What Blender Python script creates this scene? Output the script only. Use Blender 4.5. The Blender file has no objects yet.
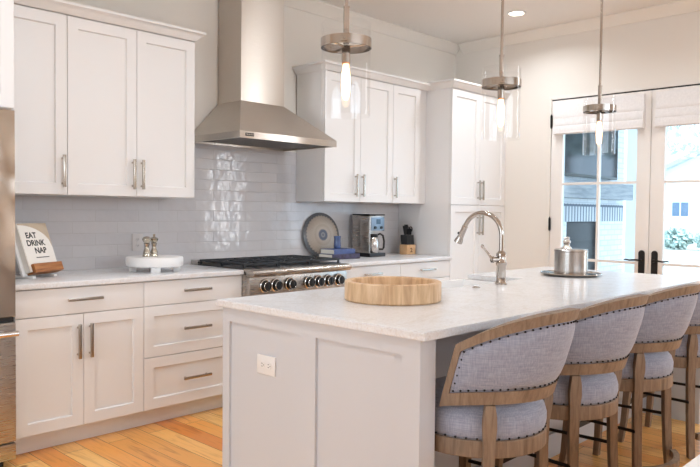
import bpy, bmesh, math, random
from math import sin, cos, pi, radians as R
from mathutils import Vector, Matrix
random.seed(7)
S = bpy.context.scene
COL = S.collection
V = Vector

# ------------------------------------------------------------------ camera
cd = bpy.data.cameras.new('camera'); cam = bpy.data.objects.new('camera', cd); COL.objects.link(cam)
cd.sensor_width = 36.0; cd.sensor_fit = 'HORIZONTAL'; cd.lens = 698.96/700*36.0; cd.clip_start = .05; cd.clip_end = 200
yaw, pit, rol = R(45.982), R(-1.788), R(.592)
F = V((sin(yaw)*cos(pit), cos(yaw)*cos(pit), sin(pit))); Rt = V((cos(yaw), -sin(yaw), 0)); U = Rt.cross(F)
Rr = Rt*cos(rol)+U*sin(rol); Ur = U*cos(rol)-Rt*sin(rol)
M = Matrix((Rr, Ur, -F)).transposed().to_4x4(); M.translation = V((-1.349, -4.352, 1.306)); cam.matrix_world = M
S.camera = cam

# ------------------------------------------------------------------ world, sun, daylight, exposure
w = bpy.data.worlds.new('sky'); S.world = w; w.use_nodes = True
bg = w.node_tree.nodes['Background']; bg.inputs[0].default_value = (.76, .88, 1, 1); bg.inputs[1].default_value = 3.2
sd = bpy.data.lights.new('sun', 'SUN'); so = bpy.data.objects.new('sun', sd); COL.objects.link(so)
sd.energy = 3.0; sd.angle = R(3); sd.color = (1, .96, .9); so.rotation_euler = (R(50), 0, R(-30))
def area(name, loc, target, sx, sy, power, color):
    l = bpy.data.lights.new(name, 'AREA'); l.shape = 'RECTANGLE'; l.size = sx; l.size_y = sy; l.energy = power; l.color = color
    o = bpy.data.objects.new(name, l); COL.objects.link(o); o.location = loc
    o.rotation_euler = (V(target)-V(loc)).to_track_quat('-Z', 'Y').to_euler(); return o
# light in the window openings of the unseen rest of the room
area('rear_fill', (1.0, -7.42, 2.27), (1.0, 0, 2.1), 5.0, .95, 38, (.75, .88, 1))  # added fill for the back wall and stools, in a made-up high window
area('daylight_side', (-3.42, -2.3, 1.55), (0, -2.3, 1.55), 2.2, 1.7, 23, (.78, .89, 1))
area('daylight_garden', (4.68, -3.98, 1.65), (0, -3.98, 1.65), .22, 2.3, 17, (.95, .97, 1))
S.view_settings.view_transform = 'Standard'; S.view_settings.look = 'None'
S.view_settings.gamma = 1; S.view_settings.use_curve_mapping = False
S.view_settings.exposure = 0.25
CAN_POWER = 8.3; CAN_COLOR = (.87, .935, 1)

# ------------------------------------------------------------------ materials
def newmat(name):
    m = bpy.data.materials.new(name); m.use_nodes = True
    nt = m.node_tree; b = nt.nodes['Principled BSDF']; return m, nt, b
def N(nt, t, **k):
    n = nt.nodes.new(t)
    for a, v in k.items():
        if a in n.inputs: n.inputs[a].default_value = v
        else: setattr(n, a, v)
    return n
def c4(c): return (c[0], c[1], c[2], 1)
def srgb(r, g, b):
    f = lambda x: (x/255/12.92 if x/255 < .04045 else ((x/255+.055)/1.055)**2.4)
    return (f(r), f(g), f(b))
def ramp(nt, stops):
    n = nt.nodes.new('ShaderNodeValToRGB'); e = n.color_ramp.elements
    while len(e) < len(stops): e.new(.5)
    for i, (p, c) in enumerate(stops): e[i].position = p; e[i].color = c4(c)
    return n
def mapping(nt, scale=(1, 1, 1), rot=(0, 0, 0)):
    tc = nt.nodes.new('ShaderNodeTexCoord'); mp = nt.nodes.new('ShaderNodeMapping')
    mp.inputs['Scale'].default_value = scale; mp.inputs['Rotation'].default_value = rot
    nt.links.new(tc.outputs['Object'], mp.inputs['Vector']); return mp.outputs['Vector']
def plain(name, col, rough=.5, metal=0, noise=.0, nscale=20, bump=0, bscale=60, coat=0, stretch=(1, 1, 1), spec=.5):
    m, nt, b = newmat(name)
    b.inputs['Base Color'].default_value = c4(col); b.inputs['Roughness'].default_value = rough; b.inputs['Metallic'].default_value = metal
    b.inputs['Coat Weight'].default_value = coat; b.inputs['Specular IOR Level'].default_value = spec
    vec = mapping(nt, stretch)
    if noise:
        n = N(nt, 'ShaderNodeTexNoise', Scale=nscale, Detail=4.0); nt.links.new(vec, n.inputs['Vector'])
        lo = tuple(max(0, x*(1-noise)) for x in col); hi = tuple(min(1, x*(1+noise)) for x in col)
        rp = ramp(nt, [(.3, lo), (.7, hi)]); nt.links.new(n.outputs['Fac'], rp.inputs['Fac']); nt.links.new(rp.outputs['Color'], b.inputs['Base Color'])
    if bump:
        n = N(nt, 'ShaderNodeTexNoise', Scale=bscale, Detail=3.0); nt.links.new(vec, n.inputs['Vector'])
        bp = N(nt, 'ShaderNodeBump', Strength=bump, Distance=.004); nt.links.new(n.outputs['Fac'], bp.inputs['Height']); nt.links.new(bp.outputs['Normal'], b.inputs['Normal'])
    return m
def brushed(name, col, rough=.3, axis=(1, 1, 90), wavy=0.0, wscale=1.3, aniso=0.0):
    m, nt, b = newmat(name)
    b.inputs['Base Color'].default_value = c4(col); b.inputs['Metallic'].default_value = 1; b.inputs['Roughness'].default_value = rough
    n = N(nt, 'ShaderNodeTexNoise', Scale=9.0, Detail=3.0); nt.links.new(mapping(nt, axis), n.inputs['Vector'])
    rp = ramp(nt, [(.3, (rough*.93,)*3), (.7, (rough*1.07,)*3)]); nt.links.new(n.outputs['Fac'], rp.inputs['Fac']); nt.links.new(rp.outputs['Color'], b.inputs['Roughness'])
    bp = N(nt, 'ShaderNodeBump', Strength=.002, Distance=.0004); nt.links.new(n.outputs['Fac'], bp.inputs['Height'])
    if wavy:
        n2 = N(nt, 'ShaderNodeTexNoise', Scale=wscale, Detail=1.0); nt.links.new(mapping(nt, (1, 1, 1)), n2.inputs['Vector'])
        b2 = N(nt, 'ShaderNodeBump', Strength=wavy, Distance=.1); nt.links.new(n2.outputs['Fac'], b2.inputs['Height']); nt.links.new(bp.outputs['Normal'], b2.inputs['Normal']); bp = b2
    nt.links.new(bp.outputs['Normal'], b.inputs['Normal'])
    if aniso:
        tg = N(nt, 'ShaderNodeCombineXYZ'); tg.inputs[2].default_value = 1.0; b.inputs['Anisotropic'].default_value = aniso; nt.links.new(tg.outputs[0], b.inputs['Tangent'])
    return m
def woodmat(name, dark, mid, light, scale=(30, 30, 2.5), rough=.5, bump=.15):
    m, nt, b = newmat(name); b.inputs['Roughness'].default_value = rough
    vec = mapping(nt, scale)
    n = N(nt, 'ShaderNodeTexNoise', Scale=1.6, Detail=6.0, Roughness=.62, Distortion=.6); nt.links.new(vec, n.inputs['Vector'])
    rp = ramp(nt, [(.28, dark), (.5, mid), (.74, light)]); nt.links.new(n.outputs['Fac'], rp.inputs['Fac']); nt.links.new(rp.outputs['Color'], b.inputs['Base Color'])
    bp = N(nt, 'ShaderNodeBump', Strength=bump, Distance=.002); nt.links.new(n.outputs['Fac'], bp.inputs['Height']); nt.links.new(bp.outputs['Normal'], b.inputs['Normal'])
    return m
def emit(name, col, st):
    m, nt, b = newmat(name); b.inputs['Base Color'].default_value = c4(col)
    b.inputs['Emission Color'].default_value = c4(col); b.inputs['Emission Strength'].default_value = st; return m
def thinglass(name, tint=(1, 1, 1), refl=1.0):
    m, nt, b = newmat(name); nt.nodes.remove(b); out = nt.nodes['Material Output']
    t = N(nt, 'ShaderNodeBsdfTransparent', Color=c4(tint)); g = N(nt, 'ShaderNodeBsdfGlossy', Roughness=.02, Color=(1, 1, 1, 1))
    lw = N(nt, 'ShaderNodeLayerWeight', Blend=.5); pw = N(nt, 'ShaderNodeMath', operation='POWER'); pw.inputs[1].default_value = 4.0
    nt.links.new(lw.outputs['Facing'], pw.inputs[0]); mu = N(nt, 'ShaderNodeMath', operation='MULTIPLY_ADD'); mu.inputs[1].default_value = .35*refl; mu.inputs[2].default_value = .02*refl
    nt.links.new(pw.outputs[0], mu.inputs[0]); mx = nt.nodes.new('ShaderNodeMixShader')
    nt.links.new(mu.outputs[0], mx.inputs[0]); nt.links.new(t.outputs[0], mx.inputs[1]); nt.links.new(g.outputs[0], mx.inputs[2]); nt.links.new(mx.outputs[0], out.inputs[0])
    return m
def quartz():
    m, nt, b = newmat('white_quartz'); b.inputs['Roughness'].default_value = .22
    vec = mapping(nt)
    n = N(nt, 'ShaderNodeTexNoise', Scale=110.0, Detail=3.0, Roughness=.6); nt.links.new(vec, n.inputs['Vector'])
    rp = ramp(nt, [(.30, srgb(221, 215, 211)), (.44, srgb(226, 225, 226)), (.62, srgb(231, 231, 232))]); nt.links.new(n.outputs['Fac'], rp.inputs['Fac'])
    n2 = N(nt, 'ShaderNodeTexNoise', Scale=2.2, Detail=7.0, Roughness=.65, Distortion=1.6); nt.links.new(vec, n2.inputs['Vector'])
    r2 = ramp(nt, [(.47, (1, 1, 1)), (.5, (.93, .90, .87)), (.53, (1, 1, 1))]); nt.links.new(n2.outputs['Fac'], r2.inputs['Fac'])
    mx = N(nt, 'ShaderNodeMix', data_type='RGBA', blend_type='MULTIPLY'); mx.inputs[0].default_value = .8
    nt.links.new(rp.outputs['Color'], mx.inputs[6]); nt.links.new(r2.outputs['Color'], mx.inputs[7]); nt.links.new(mx.outputs[2], b.inputs['Base Color'])
    return m
def tiles():
    m, nt, b = newmat('glazed_tile'); b.inputs['Roughness'].default_value = .12
    tc = nt.nodes.new('ShaderNodeTexCoord'); sp = nt.nodes.new('ShaderNodeSeparateXYZ'); cb = nt.nodes.new('ShaderNodeCombineXYZ')
    nt.links.new(tc.outputs['Object'], sp.inputs[0]); nt.links.new(sp.outputs[0], cb.inputs[0]); nt.links.new(sp.outputs[2], cb.inputs[1])
    br = nt.nodes.new('ShaderNodeTexBrick'); br.offset = .5
    for k, v in dict(Scale=1.0, **{'Brick Width': .305, 'Row Height': .0765, 'Mortar Size': .0022, 'Mortar Smooth': .6, 'Bias': 0.0}).items(): br.inputs[k].default_value = v
    br.inputs['Color1'].default_value = c4(srgb(210, 207, 208)); br.inputs['Color2'].default_value = c4(srgb(203, 200, 202)); br.inputs['Mortar'].default_value = c4(srgb(194, 190, 189))
    nt.links.new(cb.outputs[0], br.inputs['Vector']); nt.links.new(br.outputs['Color'], b.inputs['Base Color'])
    mr = ramp(nt, [(0, (.10,)*3), (1, (.6,)*3)]); nt.links.new(br.outputs['Fac'], mr.inputs['Fac']); nt.links.new(mr.outputs['Color'], b.inputs['Roughness'])
    n = N(nt, 'ShaderNodeTexNoise', Scale=11.0, Detail=2.0); nt.links.new(tc.outputs['Object'], n.inputs['Vector'])
    b1 = N(nt, 'ShaderNodeBump', Strength=.35, Distance=.01); nt.links.new(n.outputs['Fac'], b1.inputs['Height'])
    b2 = N(nt, 'ShaderNodeBump', Strength=.6, Distance=.002, invert=True); nt.links.new(br.outputs['Fac'], b2.inputs['Height']); nt.links.new(b1.outputs['Normal'], b2.inputs['Normal'])
    nt.links.new(b2.outputs['Normal'], b.inputs['Normal']); return m
def floorboards():
    m, nt, b = newmat('heart_pine_floor'); b.inputs['Roughness'].default_value = .3
    tc = nt.nodes.new('ShaderNodeTexCoord'); sp = nt.nodes.new('ShaderNodeSeparateXYZ'); cb = nt.nodes.new('ShaderNodeCombineXYZ')
    nt.links.new(tc.outputs['Object'], sp.inputs[0]); nt.links.new(sp.outputs[1], cb.inputs[0]); nt.links.new(sp.outputs[0], cb.inputs[1])
    br = nt.nodes.new('ShaderNodeTexBrick'); br.offset = .37
    for k, v in dict(Scale=1.0, **{'Brick Width': 1.9, 'Row Height': .125, 'Mortar Size': .0016, 'Mortar Smooth': .2, 'Bias': 0.0}).items(): br.inputs[k].default_value = v
    br.inputs['Color1'].default_value = (0, 0, 0, 1); br.inputs['Color2'].default_value = (1, 1, 1, 1); br.inputs['Mortar'].default_value = (.5, .5, .5, 1)
    nt.links.new(cb.outputs[0], br.inputs['Vector'])
    plank = ramp(nt, [(0, srgb(222, 134, 62)), (.3, srgb(246, 176, 94)), (.6, srgb(250, 206, 132)), (.85, srgb(232, 160, 84)), (1, srgb(246, 192, 114))]); nt.links.new(br.outputs['Color'], plank.inputs['Fac'])
    mp = nt.nodes.new('ShaderNodeMapping'); mp.inputs['Scale'].default_value = (1.4, 16, 1); nt.links.new(cb.outputs[0], mp.inputs['Vector'])
    n = N(nt, 'ShaderNodeTexNoise', Scale=1.5, Detail=7.0, Roughness=.6, Distortion=1.2); nt.links.new(mp.outputs[0], n.inputs['Vector'])
    gr = ramp(nt, [(.3, (.62, .48, .38)), (.5, (1, 1, 1)), (.75, (1.0, .9, .76))]); nt.links.new(n.outputs['Fac'], gr.inputs['Fac'])
    mx = N(nt, 'ShaderNodeMix', data_type='RGBA', blend_type='MULTIPLY'); mx.inputs[0].default_value = .9
    nt.links.new(plank.outputs['Color'], mx.inputs[6]); nt.links.new(gr.outputs['Color'], mx.inputs[7])
    vo = N(nt, 'ShaderNodeTexVoronoi', Scale=2.4); nt.links.new(cb.outputs[0], vo.inputs['Vector'])
    kn = ramp(nt, [(.035, srgb(110, 60, 30)), (.06, (1, 1, 1))]); nt.links.new(vo.outputs['Distance'], kn.inputs['Fac'])
    m3 = N(nt, 'ShaderNodeMix', data_type='RGBA', blend_type='MULTIPLY'); m3.inputs[0].default_value = .8
    nt.links.new(mx.outputs[2], m3.inputs[6]); nt.links.new(kn.outputs['Color'], m3.inputs[7])
    m4 = N(nt, 'ShaderNodeMix', data_type='RGBA', blend_type='MIX'); nt.links.new(br.outputs['Fac'], m4.inputs[0])
    nt.links.new(m3.outputs[2], m4.inputs[6]); m4.inputs[7].default_value = c4(srgb(96, 56, 28)); nt.links.new(m4.outputs[2], b.inputs['Base Color'])
    bp = N(nt, 'ShaderNodeBump', Strength=.4, Distance=.002, invert=True); nt.links.new(br.outputs['Fac'], bp.inputs['Height']); nt.links.new(bp.outputs['Normal'], b.inputs['Normal'])
    return m
def linen():
    m, nt, b = newmat('grey_linen'); b.inputs['Roughness'].default_value = .9; b.inputs['Sheen Weight'].default_value = .25
    n1 = N(nt, 'ShaderNodeTexNoise', Scale=4.0, Detail=3.0); nt.links.new(mapping(nt, (60, 60, 4)), n1.inputs['Vector'])
    n2 = N(nt, 'ShaderNodeTexNoise', Scale=4.0, Detail=3.0); nt.links.new(mapping(nt, (5, 5, 80)), n2.inputs['Vector'])
    ad = N(nt, 'ShaderNodeMath', operation='ADD'); nt.links.new(n1.outputs['Fac'], ad.inputs[0]); nt.links.new(n2.outputs['Fac'], ad.inputs[1])
    hf = N(nt, 'ShaderNodeMath', operation='MULTIPLY'); hf.inputs[1].default_value = .5; nt.links.new(ad.outputs[0], hf.inputs[0])
    rp = ramp(nt, [(.35, srgb(134, 138, 154)), (.52, srgb(152, 156, 172)), (.66, srgb(166, 170, 185))]); nt.links.new(hf.outputs[0], rp.inputs['Fac']); nt.links.new(rp.outputs['Color'], b.inputs['Base Color'])
    bp = N(nt, 'ShaderNodeBump', Strength=.15, Distance=.002); nt.links.new(hf.outputs[0], bp.inputs['Height']); nt.links.new(bp.outputs['Normal'], b.inputs['Normal'])
    return m
def platter_mat():
    m, nt, b = newmat('patterned_ceramic'); b.inputs['Roughness'].default_value = .3
    tc = nt.nodes.new('ShaderNodeTexCoord'); sp = nt.nodes.new('ShaderNodeSeparateXYZ'); nt.links.new(tc.outputs['Object'], sp.inputs[0])
    def mth(op, a, bb=None):
        n = N(nt, 'ShaderNodeMath', operation=op)
        for i, x in enumerate((a, bb)):
            if x is None: continue
            if isinstance(x, (int, float)): n.inputs[i].default_value = x
            else: nt.links.new(x, n.inputs[i])
        return n.outputs[0]
    r = mth('SQRT', mth('ADD', mth('MULTIPLY', sp.outputs[0], sp.outputs[0]), mth('MULTIPLY', sp.outputs[2], sp.outputs[2])))
    an = mth('ARCTAN2', sp.outputs[2], sp.outputs[0])
    petals = mth('MULTIPLY', mth('SINE', mth('MULTIPLY', an, 36.0)), .004)
    ring = mth('ADD', r, petals)
    rp = ramp(nt, [(.0, srgb(66, 72, 90)), (.10, srgb(150, 148, 148)), (.13, srgb(76, 82, 100)), (.24, srgb(96, 100, 114)), (.26, srgb(190, 176, 160)), (.45, srgb(174, 160, 145)), (.5, srgb(186, 172, 156)), (.84, srgb(170, 156, 142)), (.88, srgb(84, 86, 90)), (1, srgb(104, 106, 108))])
    sc = mth('MULTIPLY', ring, 1/.191); nt.links.new(sc, rp.inputs['Fac'])
    ck = mth('MULTIPLY', mth('SINE', mth('MULTIPLY', an, 48.0)), mth('SINE', mth('MULTIPLY', r, 420.0)))
    r2 = ramp(nt, [(.35, (.78, .78, .8)), (.6, (1.08, 1.08, 1.08))]); nt.links.new(mth('ADD', mth('MULTIPLY', ck, .5), .5), r2.inputs['Fac'])
    mx = N(nt, 'ShaderNodeMix', data_type='RGBA', blend_type='MULTIPLY'); mx.inputs[0].default_value = .9
    nt.links.new(rp.outputs['Color'], mx.inputs[6]); nt.links.new(r2.outputs['Color'], mx.inputs[7]); nt.links.new(mx.outputs[2], b.inputs['Base Color'])
    return m
def brickmat(name, c1, c2, mortar, bw=.2, rh=.067, ms=.008):
    m, nt, b = newmat(name); b.inputs['Roughness'].default_value = .85
    tc = nt.nodes.new('ShaderNodeTexCoord'); sp = nt.nodes.new('ShaderNodeSeparateXYZ'); cb = nt.nodes.new('ShaderNodeCombineXYZ')
    nt.links.new(tc.outputs['Object'], sp.inputs[0]); ad = N(nt, 'ShaderNodeMath', operation='ADD')
    nt.links.new(sp.outputs[0], ad.inputs[0]); nt.links.new(sp.outputs[1], ad.inputs[1]); nt.links.new(ad.outputs[0], cb.inputs[0]); nt.links.new(sp.outputs[2], cb.inputs[1])
    br = nt.nodes.new('ShaderNodeTexBrick')
    for k, v in dict(Scale=1.0, **{'Brick Width': bw, 'Row Height': rh, 'Mortar Size': ms, 'Bias': 0.0}).items(): br.inputs[k].default_value = v
    br.inputs['Color1'].default_value = c4(c1); br.inputs['Color2'].default_value = c4(c2); br.inputs['Mortar'].default_value = c4(mortar)
    nt.links.new(cb.outputs[0], br.inputs['Vector']); nt.links.new(br.outputs['Color'], b.inputs['Base Color'])
    return m

MT = {}
MT['wall'] = plain('wall_paint', srgb(232, 225, 216), .85, bump=.05, bscale=200)
MT['ceil'] = plain('ceiling_paint', srgb(232, 227, 222), .9, bump=.05, bscale=200)
MT['trim'] = plain('trim_paint', srgb(236, 230, 224), .4, bump=.03, bscale=90)
MT['cab'] = plain('cabinet_paint', srgb(232, 229, 227), .38, bump=.03, bscale=90)
MT['isl'] = plain('island_paint', srgb(208, 209, 213), .4, bump=.03, bscale=90)
MT['quartz'] = quartz(); MT['tile'] = tiles(); MT['floor'] = floorboards(); MT['linen'] = linen(); MT['platter'] = platter_mat()
MT['steel'] = brushed('stainless_steel', srgb(186, 180, 174), .28, (1, 1, 20), .05)
MT['hood'] = brushed('hood_steel', srgb(206, 199, 191), .29, (1, 1, 160), .12, 1.2, 1.0)
MT['hood_dark'] = brushed('filter_steel', srgb(150, 145, 140), .4, (60, 1, 1))
MT['fridge'] = brushed('fridge_steel', srgb(198, 186, 174), .2, (80, 80, 1), .5, 3.2)
MT['nickel'] = brushed('brushed_nickel', srgb(186, 178, 168), .26, (40, 40, 40))
MT['bucket'] = brushed('satin_steel', srgb(192, 188, 184), .24, (90, 90, 1))
MT['chrome'] = plain('polished_metal', srgb(226, 224, 222), .1, 1, noise=.02)
MT['pnickel'] = plain('polished_nickel', srgb(186, 178, 170), .12, 1, noise=.03)
MT['mill'] = plain('antique_silver', srgb(188, 181, 168), .22, 1, noise=.15, nscale=60)
MT['black'] = plain('black_enamel', srgb(22, 22, 24), .35, noise=.2)
MT['iron'] = plain('cast_iron', srgb(34, 36, 40), .55, bump=.2, bscale=200)
MT['bronze'] = plain('dark_bronze', srgb(44, 42, 42), .4, .6, noise=.15)
MT['oak'] = woodmat('weathered_oak', srgb(112, 92, 74), srgb(138, 116, 96), srgb(158, 137, 116), (30, 30, 4), .65, .25)
MT['board'] = woodmat('butcher_block_wood', srgb(176, 136, 98), srgb(212, 176, 136), srgb(232, 204, 168), (16, 16, 2), .45, .1)
MT['ledge'] = woodmat('acacia_wood', srgb(128, 76, 38), srgb(166, 106, 58), srgb(190, 130, 78), (3, 40, 40), .5, .1)
MT['knifewood'] = woodmat('beech_wood', srgb(198, 150, 104), srgb(218, 174, 128), srgb(230, 190, 146), (40, 40, 4), .5, .05)
MT['white'] = plain('white_glaze', srgb(240, 238, 236), .3, bump=.02)
MT['sink'] = plain('fireclay', srgb(238, 236, 234), .12, bump=.02)
MT['plastic'] = plain('white_plastic', srgb(236, 234, 232), .3, bump=.01)
MT['greyplastic'] = plain('grey_plastic', srgb(206, 200, 198), .35, bump=.01)
MT['paper'] = plain('book_pages', srgb(232, 226, 214), .8, noise=.06, nscale=4, stretch=(1, 1, 200))
MT['ink'] = plain('black_ink', srgb(30, 30, 30), .7, noise=.1)
MT['burn'] = plain('burnt_mark', srgb(112, 66, 34), .7, noise=.1)
MT['tan'] = plain('tan_cover', srgb(196, 176, 152), .55, noise=.04)
MT['cream'] = plain('cream_cover', srgb(240, 234, 226), .5, noise=.02)
MT['blue'] = plain('blue_cloth_cover', srgb(78, 92, 136), .6, noise=.15, nscale=50)
MT['navy'] = plain('navy_cover', srgb(58, 50, 76), .5, noise=.6, nscale=34)
MT['bglass'] = plain('blue_glass', srgb(66, 88, 134), .06, noise=.25, nscale=18, coat=1)
MT['shade'] = plain('roman_shade_fabric', srgb(232, 228, 226), .9, noise=.04, nscale=60, bump=.1, bscale=300)
MT['glass'] = thinglass('clear_glass', (.985, .985, .985), 1.0)
MT['pane'] = thinglass('window_pane', (.86, .94, 1.0), .8)
MT['bulb'] = emit('glowing_bulb', (1, .66, .34), 7)
MT['can'] = emit('downlight_lens', (1, .93, .84), 12)
MT['copper'] = plain('copper_socket', srgb(206, 150, 116), .3, 1, noise=.05)
MT['screen'] = plain('television_screen', srgb(14, 18, 24), .06, noise=.1)
MT['coffeepanel'] = plain('cool_steel_panel', srgb(128, 142, 156), .35, .8, noise=.03)
MT['lcd'] = plain('lcd_glass', srgb(60, 86, 110), .15, noise=.1)
MT['wbrick'] = brickmat('whitewashed_brick', srgb(226, 228, 228), srgb(212, 216, 220), srgb(196, 202, 208))
MT['soldier'] = brickmat('soldier_brick', srgb(204, 206, 206), srgb(190, 194, 198), srgb(104, 112, 124), .075, .24, .014)
MT['beam'] = woodmat('grey_beam', srgb(120, 126, 132), srgb(148, 152, 156), srgb(170, 172, 174), (2, 20, 20), .8, .2)
MT['patio'] = plain('patio_concrete', srgb(206, 206, 204), .9, noise=.06, nscale=3)
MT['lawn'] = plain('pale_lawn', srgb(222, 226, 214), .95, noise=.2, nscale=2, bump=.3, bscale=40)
MT['leaf'] = plain('hazy_leaf', srgb(206, 220, 222), .7, noise=.3, nscale=2)  # outdoor glare and haze mixed into the leaf colour
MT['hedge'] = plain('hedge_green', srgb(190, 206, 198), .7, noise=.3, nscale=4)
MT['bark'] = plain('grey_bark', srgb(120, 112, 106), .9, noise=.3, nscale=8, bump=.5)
MT['siding'] = plain('white_siding', srgb(232, 232, 230), .7, noise=.02)
MT['roofing'] = plain('grey_shingles', srgb(176, 180, 184), .9, noise=.15, nscale=20)
MT['darkpane'] = plain('dark_house_glass', srgb(96, 116, 140), .15, noise=.15)
MT['outblue'] = plain('navy_outdoor_plastic', srgb(50, 66, 96), .5, noise=.1)

# ------------------------------------------------------------------ mesh helpers
def bm_new(): return bmesh.new()
def box(bm, x0, x1, y0, y1, z0, z1, bev=0, mi=0):
    vs = [bm.verts.new((x, y, z)) for x in (x0, x1) for y in (y0, y1) for z in (z0, z1)]
    fs = [bm.faces.new([vs[i] for i in q]) for q in ((0, 1, 3, 2), (4, 6, 7, 5), (0, 4, 5, 1), (2, 3, 7, 6), (0, 2, 6, 4), (1, 5, 7, 3))]
    for f in fs: f.material_index = mi
    if bev:
        es = list({e for f in fs for e in f.edges})
        bmesh.ops.bevel(bm, geom=es, offset=bev, segments=2, affect='EDGES', profile=.6)
def shaker(bm, x0, x1, z0, z1, yf, th=.02, st=.06, rec=.012):
    """a front with a recessed centre panel; its face looks along -Y at y = yf"""
    s = .005
    def ring(a, y): return [bm.verts.new((x0+a, y, z0+a)), bm.verts.new((x1-a, y, z0+a)), bm.verts.new((x1-a, y, z1-a)), bm.verts.new((x0+a, y, z1-a))]
    rs = [ring(0, yf+th), ring(0, yf+.0012), ring(.0012, yf), ring(st, yf), ring(st+s, yf+rec)]
    bm.faces.new(rs[0])
    for a, b in zip(rs, rs[1:]):
        for i in range(4): bm.faces.new((a[i], b[i], b[(i+1) % 4], a[(i+1) % 4]))
    bm.faces.new(list(reversed(rs[-1])))
def lathe(bm, prof, seg=32, ctr=(0, 0, 0), sx=1, sy=1):
    cx, cy, cz = ctr; rings = []
    for r, z in prof:
        if r < 1e-6: rings.append([bm.verts.new((cx, cy, cz+z))])
        else: rings.append([bm.verts.new((cx+sx*r*cos(2*pi*i/seg), cy+sy*r*sin(2*pi*i/seg), cz+z)) for i in range(seg)])
    for a, b in zip(rings, rings[1:]):
        for i in range(seg):
            j = (i+1) % seg
            if len(a) == 1 and len(b) == 1: continue
            if len(a) == 1: bm.faces.new((a[0], b[j], b[i]))
            elif len(b) == 1: bm.faces.new((a[i], a[j], b[0]))
            else: bm.faces.new((a[i], a[j], b[j], b[i]))
    return rings
def tube(bm, pts, rad, seg=10, closed=False):
    pts = [V(p) for p in pts]; n = len(pts); rings = []; up = None
    for i, p in enumerate(pts):
        if closed: t = pts[(i+1) % n]-pts[i-1]
        else: t = pts[min(i+1, n-1)]-pts[max(i-1, 0)]
        t.normalize()
        if up is None: up = t.orthogonal().normalized()
        up = (up-t*up.dot(t)).normalized(); sd_ = t.cross(up)
        r = rad[i] if isinstance(rad, (list, tuple)) else rad
        rings.append([bm.verts.new(p+(up*cos(2*pi*k/seg)+sd_*sin(2*pi*k/seg))*r) for k in range(seg)])
    prs = list(zip(rings, rings[1:]))+([(rings[-1], rings[0])] if closed else [])
    for a, b in prs:
        for k in range(seg): bm.faces.new((a[k], a[(k+1) % seg], b[(k+1) % seg], b[k]))
    if not closed: bm.faces.new(list(reversed(rings[0]))); bm.faces.new(rings[-1])
def cyl(bm, p0, p1, r, seg=16, r1=None): tube(bm, [p0, p1], [r, r if r1 is None else r1], seg)
def loft(bm, secs, cap=True, closed=False):
    rings = [[bm.verts.new(p) for p in s] for s in secs]; n = len(rings[0])
    for a, b in list(zip(rings, rings[1:]))+([(rings[-1], rings[0])] if closed else []):
        for k in range(n): bm.faces.new((a[k], a[(k+1) % n], b[(k+1) % n], b[k]))
    if cap and not closed: bm.faces.new(list(reversed(rings[0]))); bm.faces.new(rings[-1])
def prism(bm, outline, z0, z1):
    loft(bm, [[(x, y, z0) for x, y in outline], [(x, y, z1) for x, y in outline]])
def blob(bm, c, r, sub=1):
    g = bmesh.ops.create_icosphere(bm, subdivisions=sub, radius=r); bmesh.ops.translate(bm, verts=g['verts'], vec=c)
ORG = {}
def org(o):
    while o is not None and o.parent is not None: o = o.parent
    return ORG.get(o.name, V((0, 0, 0))) if o is not None else V((0, 0, 0))
def obj(name, bm, mat, parent=None, world=False, ang=35, label=None):
    """link a bmesh as ONE object; world=True: its coordinates are room coordinates of an unrotated thing"""
    if world and parent is not None: bmesh.ops.translate(bm, verts=bm.verts, vec=-org(parent))
    bmesh.ops.recalc_face_normals(bm, faces=bm.faces)
    me = bpy.data.meshes.new(name); bm.to_mesh(me); bm.free()
    for m in (mat if isinstance(mat, (list, tuple)) else [mat]): me.materials.append(m)
    me.polygons.foreach_set('use_smooth', [True]*len(me.polygons)); me.set_sharp_from_angle(angle=R(ang))
    o = bpy.data.objects.new(name, me); COL.objects.link(o)
    if parent is not None: o.parent = parent
    if label: o['label'] = label
    return o
def tag(o, label, cat, group=None):
    o['label'] = label; o['category'] = cat
    if group: o['group'] = group
    return o
def thing(name, label, cat, loc=(0, 0, 0), rz=0, group=None):
    o = bpy.data.objects.new(name, None); COL.objects.link(o); o.location = loc; o.rotation_euler = (0, 0, rz); o.empty_display_size = .1
    ORG[o.name] = V(loc); return tag(o, label, cat, group)
def struct(name, bm, mat, parent=None, label=None, **k):
    o = obj(name, bm, mat, parent, **k); o['kind'] = 'structure'
    if label: o['label'] = label
    return o
def dup(root, loc, rz, label):
    r = root.copy(); COL.objects.link(r); r.location = loc; r.rotation_euler = (0, 0, rz); r['label'] = label; ORG[r.name] = V(loc)
    for ch in list(root.children):
        c = ch.copy(); COL.objects.link(c); c.parent = r
        for g in ch.children:
            d = g.copy(); COL.objects.link(d); d.parent = c
    return r
def lettering(name, rows, mat, parent, place):
    """rows of (text, size, x, y): flat raised letters in the plane XY, then moved by the matrix place"""
    bm = bm_new()
    for text, size, x, y, ext in rows:
        cu = bpy.data.curves.new('t', 'FONT'); cu.body = text; cu.size = size; cu.extrude = ext; cu.align_x = 'CENTER'; cu.offset = size*.03
        o = bpy.data.objects.new('t', cu); COL.objects.link(o); bpy.context.view_layer.update()
        me = bpy.data.meshes.new_from_object(o.evaluated_get(bpy.context.evaluated_depsgraph_get()))
        me.transform(Matrix.Translation((x, y, 0))); bm.from_mesh(me); bpy.data.meshes.remove(me)
        bpy.data.objects.remove(o); bpy.data.curves.remove(cu)
    bm.transform(place); return obj(name, bm, mat, parent)

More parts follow.
